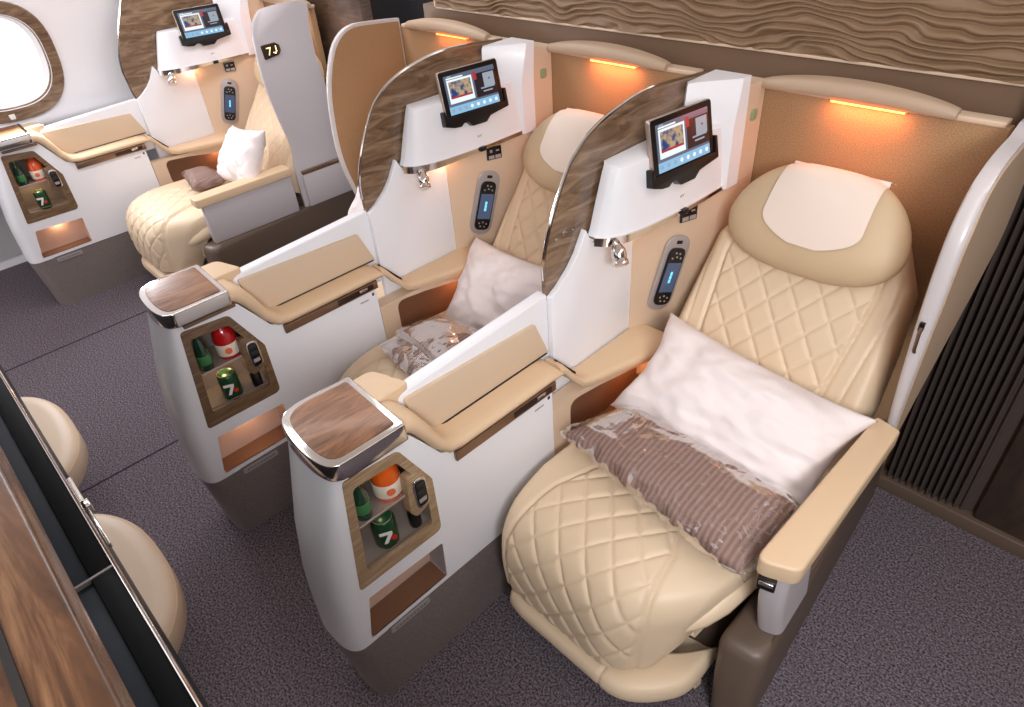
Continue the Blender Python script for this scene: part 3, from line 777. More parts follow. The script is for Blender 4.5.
def make_arm():
    # aisle armrest: origin at its front
    t = thing('aisle_armrest', (.66, .60, .33), 'x', 'armrest')
    T = Matrix.Translation((-.66, -.60, -.33))
    b = MB(); 
    pl = rp([(.632, .552), (.712, .585), (.700, 1.085), (.640, 1.10)], [.022, .03, .01, .01], 6)
    b.prism(pl, 'z', .582, .632, .012, 4, X=T); b.build('pad', M['tan'], t)
    b = MB(); b.prism([(.655, .70), (.690, .70), (.676, 1.08), (.652, 1.08)], 'z', .54, .582, X=T); 
    b.loft([[(x, y + dy, z) for x, y in rp([(.646, .562), (.700, .580), (.690, .74), (.646, .74)], [.022, .026, .03, .01], 6)] for z, dy in ((.333, .05), (.42, .024), (.50, .004), (.584, 0))], X=T)
    b.build('post', M['grey_shell'], t, ang=50)
    b = MB(); Q = Matrix.Translation((.664, .560, .583)) @ Matrix.Rotation(math.radians(16), 4, 'Z')
    b.box(-.018, -.006, -.024, .018, .012, .006, .003, m=M['dark'], X=T @ Q); b.box(-.014, -.009, -.008, .014, -.004, .003, .002, m=M['chrome'], X=T @ Q)
    b.build('latch', None, t)
    return t
arm_F = make_arm()

# ================================================================== PILLOW / BLANKET
def make_pillow(label, c, ex, ey, wid, hei, thk, seed, pw=.48, crease=.010, group=None):
    ex = Vector(ex).normalized(); ey = Vector(ey); ey = (ey - ex * ey.dot(ex)).normalized(); en = ex.cross(ey)
    n = 90; b = bmesh.new(); G = []
    for side in (1, -1):
        g = []
        for j in range(n + 1):
            r = []
            for i in range(n + 1):
                u = -1 + 2 * i / n; v = -1 + 2 * j / n
                prof = ((1 - abs(u) ** 2.6) * (1 - abs(v) ** 2.4)); h = thk * .5 * max(0, prof) ** pw
                pin = 1 - .10 * (1 - u * u) * abs(v) ** 4 ; pin2 = 1 - .13 * (1 - v * v) * abs(u) ** 4
                x = u * wid / 2 * pin2; y = v * hei / 2 * pin
                q = Vector((u * 1.8 + seed, v * 1.6, seed * 3 + side * 2))
                cr_ = noise.noise(q * 1.4) * 1.0 + .5 * noise.noise(q * 3.3)
                rad = abs(math.sin(math.atan2(v, u) * 5 + 3 * noise.noise(Vector((u, v, seed)) * 1.5)))
                h2 = h * (1 + .22 * cr_) - crease * rad * sm(.35, 1.0, math.hypot(u, v)) * (h / (thk * .5)) 
                w_ = .012 * noise.noise(Vector((u * 2.2, v * 2.2, seed + 9)))
                h2 = max(h2, .002)
                if side == -1 and (i in (0, n) or j in (0, n)): r.append(G[0][j][i]); continue
                P = Vector(c) + ex * x + ey * y + en * (side * h2 + w_ * 1.5)
                if i in (0, n) or j in (0, n): P = Vector(c) + ex * x + ey * y + en * w_ * 1.5
                r.append(b.verts.new(P - Vector(c)))
            g.append(r)
        G.append(g)
    for s, g in enumerate(G):
        for j in range(n):
            for i in range(n):
                f = [g[j][i], g[j][i + 1], g[j + 1][i + 1], g[j + 1][i]]
                try: b.faces.new(f if s == 0 else f[::-1])
                except ValueError: pass
    bmesh.ops.recalc_face_normals(b, faces=b.faces)
    mb = MB(); mb.merge(b); o = mb.build('pillow', M['pillow'], loc=c, ang=80)
    return tag(o, label, 'pillow', group)

def make_blanket(label, c, corners, thk, seed, group=None, fold=False):
    # corners: 4 xy(z) offsets BL BR TR TL
    t = thing('blanket', c, label, 'blanket', group)
    def surf(u, v, side, infl, amp, sd):
        A, B_, C_, D_ = [Vector(k) for k in corners]
        P = A * (1 - u) * (1 - v) + B_ * u * (1 - v) + C_ * u * v + D_ * (1 - u) * v
        ctr = (A + B_ + C_ + D_) / 4
        P = ctr + (P - ctr) * infl
        uu, vv = 2 * u - 1, 2 * v - 1
        prof = max(0, (1 - abs(uu) ** 5) * (1 - abs(vv) ** 3.5)) ** .5
        h = thk * .5 * prof
        nz = amp * noise.noise(Vector((u * 5 + sd, v * 4, side * 3))) + amp * .25 * noise.noise(Vector((u * 16 + sd, v * 11, side)))
        edge = .006 * noise.noise(Vector((u * 14, v * 14, sd + 4)))
        P = P + Vector((edge * abs(vv) ** 3, edge * 2 * abs(vv) ** 3, 0))
        if fold and side > 0 and v < .30: nz -= .018 * sm(.30, .27, v)
        return P + Vector((0, 0, side * h + (nz if prof > .1 else nz * .3)))
    def pad(infl, amp, extra, sd, n=70):
        b = bmesh.new(); G = []
        for side in (1, -1):
            g = []
            for j in range(n + 1):
                r = []
                for i in range(n + 1):
                    if side == -1 and (i in (0, n) or j in (0, n)): r.append(G[0][j][i]); continue
                    p = surf(i / n, j / n, side, infl, amp, sd) + Vector((0, 0, extra * side))
                    if i in (0, n) or j in (0, n): p.z -= extra
                    r.append(b.verts.new(p))
                g.append(r)
            G.append(g)
        for s, g in enumerate(G):
            for j in range(n):
                for i in range(n):
                    f = [g[j][i], g[j][i + 1], g[j + 1][i + 1], g[j + 1][i]]
                    try: b.faces.new(f if s == 0 else f[::-1])
                    except ValueError: pass
        bmesh.ops.recalc_face_normals(b, faces=b.faces)
        mb = MB(); mb.merge(b); return mb
    pad(.97, .004, 0, seed).build('knit', M['blanket'], t, ang=80)
    pad(1.03, .006, .004, seed + 5, 110).build('plastic_wrap', M['film'], t, ang=80)
    return t

# ================================================================== MINIBAR CONTENTS
def bottle_green(loc, label, group):
    t = thing('water_bottle', loc, label, 'bottle', group); t.scale = (1.08, 1.08, 1.12)
    MB().lathe([(.005, 0), (.0165, .001), (.0175, .006), (.0175, .048), (.0165, .060), (.010, .082), (.007, .092), (.0068, .100), (.004, .101)], 24).build('glass_body', M['greenbottle'], t)
    MB().lathe([(.0076, .097), (.008, .098), (.0078, .107), (.003, .108)], 16).build('cap', M['greenlabel'], t)
    MB().lathe([(.0177, .018), (.0181, .019), (.0181, .044), (.0177, .045)], 24).build('label_band', M['greenlabel'], t)
    return t
def bottle_juice(loc, label, group, m, tilt=0, s=1.0):
    t = thing('juice_bottle', loc, label, 'bottle', group); t.scale = (s,) * 3
    MB().lathe([(.006, 0), (.026, .001), (.028, .006), (.0285, .03), (.0285, .055), (.026, .072), (.020, .084), (.014, .091), (.0125, .095), (.004, .096)], 28).build('body', m, t)
    MB().lathe([(.014, .094), (.0145, .095), (.0145, .105), (.004, .106)], 20).build('cap', m, t)
    lb = MB().lathe([(.0288, .010), (.0292, .011), (.0292, .043), (.0288, .044)], 28, m=M['label'])
    a0 = math.radians(-18)
    X = Matrix.Rotation(a0, 4, 'Z') @ Matrix.Translation((.0293, 0, .027)) @ Matrix.Rotation(PI / 2, 4, 'Y')
    lb.lathe([(.009, -.001), (.009, .0006), (.004, .0008)], 16, X=X, m=M['peach']); lb.build('paper_label', None, t)
    return t
def glyph7(mb, X, m):
    mb.prism([(-.010, .012), (.010, .012), (.010, .007), (.000, -.013), (-.006, -.013), (.003, .006), (-.010, .006)], 'z', 0, .0008, X=X, m=m)
def can(loc, label, group):
    t = thing('drink_can', loc, label, 'can', group); t.scale = (1.3,) * 3
    MB().lathe([(.016, 0), (.0195, .002), (.0215, .007), (.0215, .060), (.0195, .066), (.018, .067)], 28).build('body', M['greencan'], t)
    MB().lathe([(.0185, .0655), (.0190, .068), (.0178, .0685), (.0170, .0665), (.004, .0665)], 28).build('lid', M['cantop'], t)
    p = MB(); a0 = math.radians(-26)
    X = Matrix.Rotation(a0, 4, 'Z') @ Matrix.Translation((.0213, 0, .034)) @ Matrix.Rotation(PI / 2, 4, 'Z') @ Matrix.Rotation(PI / 2, 4, 'X') @ Matrix.Scale(1.15, 4)
    glyph7(p, X, M['whitep'])
    p.lathe([(.0045, -.002), (.0045, .0012), (.001, .0014)], 14, X=X @ Matrix.Translation((.011, -.004, 0)), m=M['reddot'])
    p.build('seven_logo', None, t)
    return t

# ------------------------------------------------------------------ place module copies and label everything
def put(src, off, label, cat=None, group=None, name=None):
    o = copy_tree(src, off); o['label'] = label
    if group: o['group'] = group
    return o
GRP = {'side_console': 'side consoles beside the seats', 'inner_armrest': 'padded inner armrests', 'privacy_divider': 'privacy dividers with tablet shelves',
       'handset': 'handsets in oval cradles', 'tablet': 'tablets docked on the dividers', 'seat_shell': 'beige seat shells', 'airline_seat': 'quilted cream seats'}
LAB = {
 'side_console': ('white side console nearest the camera, walnut cocktail table on top', 'white side console in the middle with red juice in its minibar', 'white side console beside the cabin window'),
 'inner_armrest': ('tan inner armrest above a brown recess beside the nearest seat', 'tan inner armrest above a recess beside the middle seat', 'tan inner armrest above a glowing recess beside the window seat'),
 'privacy_divider': ('walnut and white privacy divider nearest the camera, between the two front seats', 'walnut and white privacy divider left of the middle seat', 'walnut and white divider against the window wall'),
 'handset': ('black handset in an oval cradle beside the nearest seat', 'black handset in an oval cradle beside the middle seat', 'black handset in an oval cradle beside the window seat'),
 'tablet': ('docked tablet with lit screen on the nearest divider', 'docked tablet with lit screen on the middle divider', 'docked tablet with lit screen on the divider by the window'),
 'seat_shell': ('beige seat shell with hood light and white wing around the nearest seat', 'beige shell back with orange hood light behind the middle seat', 'pale grey seat shell with lit row sign beside the aisle'),
 'airline_seat': ('cream quilted seat nearest the camera holding a white pillow and wrapped blanket', 'cream quilted middle seat half hidden behind the nearest console', 'cream quilted window seat with small white pillow inside the grey shell'),
}
inst = {}
for src in (con_F, inn_F, div_F, hand_F, tab_F, seat_F):
    k = src.name.split('.')[0]; src['label'] = LAB[k][0]; src['group'] = GRP[k]
    a = put(src, OFF_M, LAB[k][1]); b = put(src, OFF_W, LAB[k][2])
    inst[k] = (src, a, b)
shell_F['label'] = LAB['seat_shell'][0]
# darker oak for the other minibars
for c in inst['side_console'][1:]:
    fr = kids(c)['minibar_frame']; fr.data = fr.data.copy(); fr.data.materials[0] = M['wood_frame_dark']
    pd = kids(fr)['socket_pod']; pd.data = pd.data.copy(); pd.data.materials[0] = M['wood_frame_dark']
shell_M = make_shell(wing=False); shell_M.location = Vector(shell_M.location) + Vector(OFF_M); shell_M['label'] = LAB['seat_shell'][1]
shell_L = make_shell(wing=True, mirror=True); shell_L.location = Vector(shell_L.location) + Vector(OFF_L); shell_L['label'] = 'beige seat shell with tall curved wing across the aisle from the grey shell'
shell_W = make_shell(full=True); shell_W.location = Vector(shell_W.location) + Vector(OFF_W); shell_W['label'] = LAB['seat_shell'][2]
for s_ in (shell_F, shell_M, shell_L, shell_W): s_['group'] = GRP['seat_shell']
# window shell additions: lit row sign, bronze strip, lower outer panel
def shell_extras(t):
    T = Matrix.Translation((-.3, -1.52, 0))
    K = lambda y, z: (1.135 + (y - 1.155) * .82, 1.052 + (z - 1.025) * .82)
    b = MB(); b.prism(rp([K(1.155, 1.022), K(1.245, 1.034), K(1.262, 1.055), K(1.258, 1.085), K(1.235, 1.100), K(1.150, 1.098)], .006), 'x', .660, .668, .002, X=T, m=M['bronze_dark'])
    def seg(y0, z0, y1, z1):
        (y0, z0), (y1, z1) = K(y0, z0), K(y1, z1)
        d = Vector((y1 - y0, z1 - z0)).normalized() * .0018; n_ = Vector((-d.y, d.x))
        b.prism([(y0 - d.x + n_.x, z0 - d.y + n_.y), (y1 + d.x + n_.x, z1 + d.y + n_.y), (y1 + d.x - n_.x, z1 + d.y - n_.y), (y0 - d.x - n_.x, z0 - d.y - n_.y)], 'x', .668, .6695, X=T, m=M['gold_glow'])
    seg(1.178, 1.080, 1.200, 1.080); seg(1.200, 1.080, 1.186, 1.045); seg(1.234, 1.082, 1.234, 1.056); seg(1.234, 1.056, 1.226, 1.047); seg(1.226, 1.047, 1.216, 1.052)
    b.build('row_sign', None, t)
    b = MB(); b.box(.690, 1.15, .50, .703, 1.50, .520, .002, X=T); b.build('bronze_strip', M['bronze'], t)
    b = MB(); b.box(.672, 1.15, .33, .702, 1.50, .499, .004, X=T); b.build('lower_panel', M['grey_shell'], t)
shell_extras(shell_W)
for k_ in [x for x in bpy.data.objects if x.parent == shell_W and x.name.startswith('wing') and 'lining' not in x.name]:
    k_.data = k_.data.copy(); k_.data.materials[0] = M['grey_shell']
for k_ in [x for x in bpy.data.objects if x.parent == inst['privacy_divider'][2] and x.name.split('.')[0] in ('wood_panel', 'chrome_rim')]: bpy.data.objects.remove(k_)
inst['airline_seat'][2].location += Vector((.04, .03, 0))
seat_M, seat_W = inst['airline_seat'][1:]
for k_ in [x for x in bpy.data.objects if x.parent == seat_M and x.name.startswith('pedestal')]: bpy.data.objects.remove(k_)
seat_L = copy_tree(seat_M, (-DX, 0, 0)); seat_L['label'] = 'cream seat hidden behind the middle divider, inside the tall wing shell'

arm_F['label'] = 'tan padded aisle armrest on a grey post beside the nearest seat'; arm_F['group'] = 'aisle armrests'
def make_arm_low():
    t = thing('aisle_armrest', (.69 + OFF_W[0], .62 + OFF_W[1], .33), 'lowered tan aisle armrest with grey side panel beside the window seat', 'armrest', 'aisle armrests')
    T = Matrix.Translation((-.69, -.62, -.33))
    b = MB(); b.prism(rp([(.63, .60), (.712, .60), (.712, 1.09), (.63, 1.09)], [.02, .02, .005, .005]), 'z', .522, .562, .012, 4, X=T); b.build('pad', M['tan'], t)
    b = MB(); b.box(.665, .625, .33, .706, 1.085, .522, .008, X=T); b.build('side_panel', M['grey_shell'], t)
    return t
arm_W = make_arm_low()

make_pillow('large white pillow leaning across the nearest seat', (.352, .955, .568), (1, -.02, -.085), (0, .215, .19), .585, .31, .20, 1.3, group='white pillows')
make_pillow('white pillow on the middle seat, standing upright', (.300 - DX, .965, .560), (1, -.02, .05), (0, .20, .25), .50, .32, .16, 4.1, group='white pillows')
make_pillow('small white pillow on the window seat', (.50 + OFF_W[0], .99, .615), (1, .05, .10), (0, .18, .28), .36, .29, .14, 6.6, group='white pillows')
make_pillow('white pillow whose corner pokes out between tall wing and walnut divider', (.26 + OFF_L[0], 1.08, .60), (1, 0, .02), (0, .2, .27), .44, .36, .13, 8.2, group='white pillows')
make_blanket('taupe blanket sealed in clear plastic on the nearest seat', (.33, .70, .525), [(-.29, -.045, -.01), (.285, -.135, .01), (.29, .10, .03), (-.20, .15, .0)], .085, 2.0, 'blankets in plastic')
make_blanket('folded blanket in crinkled plastic on the middle seat', (.30 - DX, .70, .51), [(-.20, -.12, -.005), (.27, -.20, 0), (.27, .12, .02), (-.16, .10, .0)], .085, 5.0, 'blankets in plastic', True)
make_blanket('small plastic-wrapped blanket bundle on the window seat', (.30 + OFF_W[0], .84, .505), [(-.14, -.05, 0), (.10, -.10, 0), (.13, .06, 0), (-.10, .07, 0)], .07, 7.0, 'blankets in plastic')

def contents(off, names, jm, can_x=.140):
    ox, oy, oz = off
    bottle_green((ox - .030, oy + .100, .6275), names[0], 'green bottles in the minibars')
    bottle_juice((ox - .045, oy + .176, .6275), names[1], 'juice bottles in the minibars', jm, s=1.14)
    can((ox - .04, oy + can_x, .492), names[2], 'green cans in the minibars')
contents((0, 0, 0), ('green glass bottle in the nearest minibar', 'orange juice bottle on the shelf of the nearest minibar', 'green can with a white 7 in the nearest minibar'), M['oj'])
contents(OFF_M, ('green glass bottle in the middle minibar', 'red juice bottle on the shelf of the middle minibar', 'green can under a warm light in the middle minibar'), M['redj'])
contents(OFF_W, ('green glass bottle in the minibar by the window', 'orange soda bottle in the minibar by the window', 'green can in the minibar by the window'), M['fanta'])
b = MB(); b.lathe([(.005, 0), (.014, .001), (.015, .006), (.015, .045), (.010, .052), (.004, .053)], 20); o = b.build('dark_bottle', M['dark'], loc=(-.03, .215, .492)); tag(o, 'small black bottle at the right end of the nearest minibar', 'bottle')
b = MB(); b.lathe([(.005, 0), (.014, .001), (.015, .006), (.015, .045), (.010, .052), (.004, .053)], 20); o = b.build('dark_bottle', M['dark'], loc=(-.03 - DX, .215, .492)); tag(o, 'small black bottle at the right end of the middle minibar', 'bottle')

# ================================================================== BULKHEAD FURNITURE (front row side, below the camera)
def ottoman(x0, x1, label):
    t = thing('footrest_ottoman', ((x0 + x1) / 2, -.36, .30), label, 'ottoman', 'cream footrest ottomans')
    w = (x1 - x0) / 2; rings = []
    def outl(k, z):
        pts = []
        for i in range(33):
            a = PI * i / 32; pts.append((-math.cos(a) * w * k, (-.22 + math.sin(a) ** .8 * (.335) * (1 if k > .99 else k ** .3)) , z - .30))
        return pts
    def outl2(ins, z):
        pts = []
        for i in range(41):
            a = PI * i / 40; pts.append((-math.copysign(abs(math.cos(a)) ** .8, math.cos(a)) * (w - ins), -.20 + (math.sin(a) ** .75) * (.318 - ins), z - .30))
        return pts
    MB().loft([outl2(.03, .235), outl2(.008, .245), outl2(.0, .262), outl2(.0, .31), outl2(.006, .328), outl2(.02, .339), outl2(.05, .343)]).build('cushion', M['cream'], t, ang=60)
    MB().tube([tuple(p) for p in outl2(.004, .318)[1:-1]], .003, 6).build('piping', M['tan'], t)
    MB().loft([outl2(.16, .0), outl2(.16, .235)]).build('base', M['charcoal'], t)
    return t
ottoman(-1.72, -1.04, 'cream padded footrest ottoman farthest along the black partition')
ottoman(-.95, -.26, 'cream padded footrest ottoman in the middle, beside the chrome catch')
ottoman(-.12, .56, 'cream padded footrest ottoman nearest the camera, only its rim showing')

t = thing('bulkhead_partition', (0, -.42, 0), 'black and walnut partition with chrome edge below the camera', 'partition')
T = Matrix.Translation((0, .42, 0))
b = MB(); b.prism(rp([(-.60, 1.30), (-.3335, 1.30), (-.3275, 1.335), (-.3325, 1.352), (-.60, 1.352)], [0, .004, .006, .008, 0]), 'x', -2.4, 1.25, X=T)
cap = b.build('wood_cap', M['wood_cap'], t)
b = MB(); b.box(-2.4, -.378, 1.3515, 1.25, -.372, 1.354, X=T); b.build('groove', M['gap'], cap)
b = MB(); b.box(-2.4, -.336, 1.298, 1.25, -.3325, 1.303, .001, X=T); b.build('edge_strip', M['bronze'], cap)
b = MB(); b.box(-2.4, -.470, .35, 1.25, -.430, 1.30, X=T); b.box(-2.4, -.36, .35, 1.25, -.33, .984, X=T); b.build('panel', M['charcoal'], t)
for k in range(4):
    x1 = .088 + DX * (1 - k); x0 = x1 - DX + .005
    b = MB(); b.box(x0, -.430, .984, x1, -.346, .994, .001, X=T, m=M['ledge_blue'])
    b.box(x0, -.346, .984, x1, -.3165, 1.000, .001, X=T, m=M['ledge_black'])
    b.build('black_panel', None, t)
    b = MB(); b.box(x1 + .0005, -.43, .984, x1 + .0045, -.3165, 1.0005, X=T); b.build('seam_strip', M['silver'], t)
b = MB(); b.prism([(-.3165, .980), (-.3115, .984), (-.3115, .998), (-.3165, 1.003)], 'x', -2.4, 1.25, .001, X=T); b.build('chrome_rail', M['chrome'], t)
b = MB(); X0 = T; T = T @ Matrix.Translation((-.075, 0, 0)); b.tube([(-.075, -.308, .990), (.005, -.308, .990)], .004, 8, X=T); b.box(.0, -.3135, .980, .02, -.300, .999, .003, X=T); b.box(.02, -.309, .985, .115, -.305, .994, .001, X=T)
b.build('catch', M['chrome'], t)

# ================================================================== SETTING
b = MB(); b.box(-4.0, -2.5, -.03, 2.6, 2.6, 0); floor = struct(b, 'floor', M['carpet'])
def seam(x, y0, y1): 
    b = MB(); b.box(x - .004, y0, 0, x + .004, y1, .0012); return b
M['seam'] = mat('carpet_seam', (34, 30, 44), 0.9)
for i, (x, y0, y1) in enumerate(((-2.50, -.6, 2.0), (-1.42, -1.0, 2.0), (-2.87, -1, 0.5))):
    if i < 2: struct(seam(x, y0, y1), 'trim_%d' % (i + 5), M['seam'])
# window wall profile
prof = [(-3.66, 0), (-3.65, .2), (-3.60, .42), (-3.40, .62), (-3.16, .79), (-3.14, .88), (-3.13, 1.0), (-3.10, 1.15), (-3.04, 1.35), (-2.94, 1.6), (-2.75, 1.9), (-2.4, 2.15)]
pc = catmull([(x, 0, z) for x, z in prof], 4)
b = MB(); b.loft([[(c[0], -2.5, c[2]) for c in pc] + [(c[0] - .06, -2.5, c[2]) for c in reversed(pc)], [(c[0], 2.6, c[2]) for c in pc] + [(c[0] - .06, 2.6, c[2]) for c in reversed(pc)]])
wl = struct(b, 'wall_left', M['sidewall'])
WY, WZ = .285, 1.118
def ring(sy, sz, k=2.6, n=48):
    return [(WY + math.copysign(abs(math.cos(2 * PI * i / n)) ** (2 / k), math.cos(2 * PI * i / n)) * sy, WZ + math.copysign(abs(math.sin(2 * PI * i / n)) ** (2 / k), math.sin(2 * PI * i / n)) * sz) for i in range(n)]
c = MB(); c.prism(ring(.213, .205), 'x', -3.4, -2.9); cut(wl, c)
def wx(z): return interp([(p[2], p[0]) for p in pc], z)
b = MB(); ro = ring(.262, .262); ri = ring(.208, .200)
rings = []
for f, dx in ((0, .002), (.08, .012), (.5, .010), (.85, .004), (1, -.02)):
    rings.append([(wx(lerp(a[1], c_[1], f)) + dx, lerp(a[0], c_[0], f), lerp(a[1], c_[1], f)) for a, c_ in zip(ro, ri)])
b.loft(rings, True, False); wf = struct(b, 'window_1', M['wood'])
b = MB(); rings = [[(wx(z) - .02, y, z) for y, z in ri], [(wx(z) - .075, y, z) for y, z in ring(.195, .188)]]
b.loft(rings, True, False); o = b.build('window_reveal', M['sidewall'], wf)
b = MB(); b.prism(ring(.20, .19), 'x', -3.205, -3.20); o = b.build('window_pane', M['win_glow'] if 'win_glow' in M else M['glass'], wf)
b = MB(); b.box(-3.145, .235, .865, -3.128, .262, .895, .003); b.build('blind_tab', M['whitep'], wf)
# air grille low on the left wall
b = MB(); gx = lambda z: wx(z) + .012
b.loft([[(gx(.06), -1.2, .06), (gx(.06), .12, .06), (gx(.40), .12, .40), (gx(.40), -1.2, .40)], [(gx(.06) - .008, -1.2, .06), (gx(.06) - .008, .12, .06), (gx(.40) - .008, .12, .40), (gx(.40) - .008, -1.2, .40)]], m=M['grille'])
for k in range(16):
    z = .09 + k * .0175
    for y0 in [q * .025 - .52 for q in range(24)]:
        b.loft([[(gx(z) + .001, y0, z), (gx(z) + .001, y0 + .017, z), (gx(z + .009) + .001, y0 + .017, z + .009), (gx(z + .009) + .001, y0, z + .009)], [(gx(z) - .004, y0, z), (gx(z) - .004, y0 + .017, z), (gx(z + .009) - .004, y0 + .017, z + .009), (gx(z + .009) - .004, y0, z + .009)]], m=M['grille_dark'])
g = b.build('air_grille'); tag(g, 'pale grey louvred air grille low on the window wall', 'grille')
# walnut panel on the wall behind the window divider (taller than the divider)
b = MB(); c1 = catmull([(0, .775, .86), (0, .765, 1.0), (0, .80, 1.13), (0, .86, 1.26), (0, .95, 1.42)], 6)
b.prism([(c[1], c[2]) for c in c1] + [(1.62, 1.42), (1.62, .86)], 'x', -2.998, -2.976); o = b.build('wall_veneer', M['wood_wall'] if 'wood_wall' in M else M['wood'])
tag(o, 'tall walnut veneer panel with chrome edge between window and divider', 'panel')
b = MB(); b.tube([(-2.985, c[1], c[2]) for c in c1], .006, 8); b.build('chrome_edge', M['chrome'], o)
# back wall: carved wave panel over a taupe band
YB = 1.60
b = MB(); b.box(-1.56, YB, 0, 2.6, YB + .08, 1.262, m=M['taupe']); struct(b, 'wall_back')
nx, nz = 800, 150; x0, x1, z0, z1 = -1.46, 1.4, 1.262, 1.56
bm = bmesh.new(); G = []
for j in range(nz + 1):
    r = []
    for i in range(nx + 1):
        x = lerp(x0, x1, i / nx); z = lerp(z0, z1, j / nz)
        w1 = noise.noise(Vector((x * 4.5, z * 7, 1.3))) * 2.0 + noise.noise(Vector((x * 11, z * 26, 5.1))) * .9
        s = z / .0175 + w1
        f = s - math.floor(s); h = (math.sin(PI * f)) ** .8
        am = .55 + .45 * noise.noise(Vector((x * 6, z * 30, 9)))
        r.append(bm.verts.new((x, YB - .004 - .024 * h * am, z)))
    G.append(r)
for j in range(nz):
    for i in range(nx): bm.faces.new([G[j][i], G[j][i + 1], G[j + 1][i + 1], G[j + 1][i]])
bmesh.ops.recalc_face_normals(bm, faces=bm.faces)
mb = MB(); mb.bm.free(); mb.bm = bm; mb.box(x0, YB, z0, x1, YB + .08, z1)
wv = mb.build('carved_panel', M['wave'], ang=180); tag(wv, 'long carved panel of flowing bronze waves along the back wall', 'wall panel')
b = MB(); b.box(x0 - .012, YB - .012, z0 - .008, x1, YB + .02, z0, .002); b.box(x0 - .012, YB - .012, z0 - .008, x0, YB + .08, z1, .002); b.build('edge_strip', M['panel'], wv)
# dark area across the aisle behind
b = MB(); b.box(-2.62, 1.95, 0, -1.56, 2.0, 1.8, m=M['charcoal']); b.box(-1.64, 1.72, 1.0, -1.56, 1.78, 1.6, .004, m=M['gap']); struct(b, 'wall_aisle')
b = MB(); b.box(-3.2, 1.62, 0, -2.07, 1.68, 1.6); o = struct(b, 'wall_back_left', M['wood_back'])
# right: curtain and dark wood wall
bm = bmesh.new(); G = []
n = 240
for j in range(2 + 24):
    z = lerp(.04, 1.5, j / 25); r = []
    for i in range(n + 1):
        u = i / n; x = .625 + u * .25; am = sm(1.0, .66, u); fold = am * math.sin(u * PI * 2 * 13 + .5 * math.sin(z * 3)) + (1 - am) * .4 * math.sin(u * 20)
        r.append(bm.verts.new((x + .003 * fold, 1.566 + .020 * fold, z)))
    G.append(r)
for j in range(len(G) - 1):
    for i in range(n): bm.faces.new([G[j][i], G[j][i + 1], G[j + 1][i + 1], G[j + 1][i]])
bmesh.ops.solidify(bm, geom=bm.faces, thickness=.004)
mb = MB(); mb.bm.free(); mb.bm = bm; o = mb.build('curtain', M['curtain'], ang=80); tag(o, 'dark brown pleated curtain gathered behind the nearest seat shell', 'curtain')
b = MB(); b.box(.885, 1.552, .05, 2.6, YB, 1.25, .003); struct(b, 'wall_back_right', M['wood_dark'])
b = MB(); b.box(.60, 1.535, 0, 2.6, 1.60, .05, .004); struct(b, 'baseboard_back', M['base_dark'])
# ceiling with long light panels
b = MB(); b.box(-4, -2.5, 2.42, 2.6, 2.6, 2.46); struct(b, 'ceiling', M['ceiling'])

def area(name, loc, rot, sx, sy, e, col):
    l = bpy.data.lights.new(name, 'AREA'); l.shape = 'RECTANGLE'; l.size = sx; l.size_y = sy; l.energy = e; l.color = col
    o = bpy.data.objects.new(name, l); COL.objects.link(o); o.location = loc; o.rotation_euler = rot; return o
area('overhead_light', (-1.9, .3, 2.40), (0, 0, 0), .5, 3.6, 26, (.96, .96, 1))
_l = area('overhead_light', (1.9, -.9, 2.33), (0, 0, 0), 1.0, 1.0, 36, (.95, .97, 1)); _l.data.spread = 2.2; _l.rotation_euler = (Vector((-.2, .4, .6)) - Vector((1.9, -.9, 2.33))).to_track_quat('-Z', 'Y').to_euler()  # added key light brightening the nearest console, not a cabin fixture
area('overhead_light', (1.2, .3, 2.40), (0, 0, 0), .5, 3.6, 12, (1, .98, .96))
b = MB(); b.box(2.6, -2.5, 0, 2.66, 2.6, 2.42); struct(b, 'wall_right', M['taupe'])
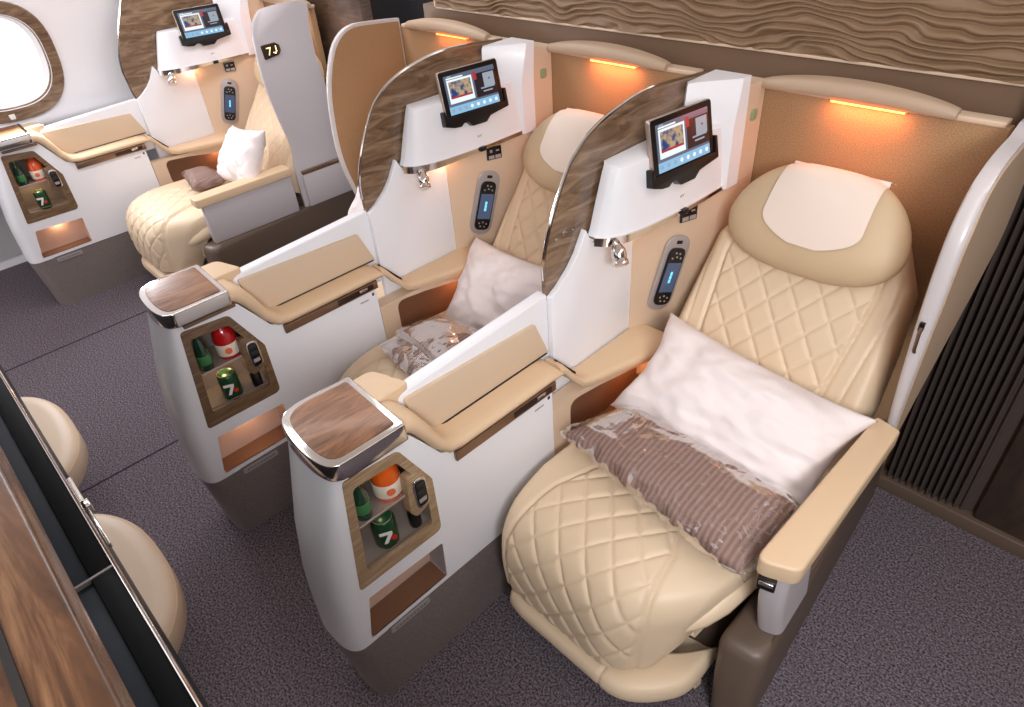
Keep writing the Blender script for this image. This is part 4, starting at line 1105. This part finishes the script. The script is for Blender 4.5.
# window daylight
area('window_daylight', (-3.02, WY, WZ), (0, -PI / 2, 0), .38, .30, 10, (.90, .94, 1.0))
def point(loc, e, col, r=.012):
    l = bpy.data.lights.new('p', 'POINT'); l.energy = e; l.color = col; l.shadow_soft_size = r
    o = bpy.data.objects.new('accent_light', l); COL.objects.link(o); o.location = loc
WARM = (1, .50, .24)
for ox, oy, en in ((0, 0, .15), (-DX, 0, .5), (OFF_W[0], OFF_W[1], .5), (OFF_L[0], 0, .5)):
    area('hood_light', (ox + .315, oy + 1.475, 1.190), (math.radians(10), 0, 0), .18, .02, .16 if ox < -1.5 and ox > -2 else .34, (1, .33, .13))
for ox, oy in ((-DX, 0), (OFF_W[0], OFF_W[1]), (0, 0)):
    k = 1.0 if ox else .35
    point((ox - .03, oy + 1.04, .935), .14 * k, WARM)
    point((ox + .0, oy + 1.03, .50), .22, WARM)
    if ox:
        point((ox - .045, oy + .15, .398), .12, (1, .6, .34), .006); point((ox - .06, oy + .135, .612), .13, (1, .7, .36), .006)
    else: point((ox - .05, oy + .135, .612), .02, (1, .7, .5), .006)

w = bpy.data.worlds.new('w'); bpy.context.scene.world = w; w.use_nodes = True
w.node_tree.nodes['Background'].inputs[0].default_value = (1.0, .97, .97, 1); w.node_tree.nodes['Background'].inputs[1].default_value = 1.2

# ================================================================== CAMERA
cam = bpy.data.cameras.new('camera'); co = bpy.data.objects.new('camera', cam); COL.objects.link(co)
a_, b_, c_ = 0.8429838489146468, 0.922838530330019, -0.08514797822635305
Rm = Matrix.Rotation(a_, 4, 'Z') @ Matrix.Rotation(b_, 4, 'X') @ Matrix.Rotation(c_, 4, 'Z')
co.matrix_world = Matrix.Translation((0.9170316850669171, -0.2787177705051492, 1.75664478056258)) @ Rm
cam.sensor_width = 36; cam.lens = 668.2092655597917 / 1024 * 36; cam.clip_start = .02; cam.clip_end = 50
sc = bpy.context.scene; sc.camera = co
sc.view_settings.view_transform = 'Standard'; sc.view_settings.look = 'None'; sc.view_settings.gamma = 1; sc.view_settings.exposure = 0.45
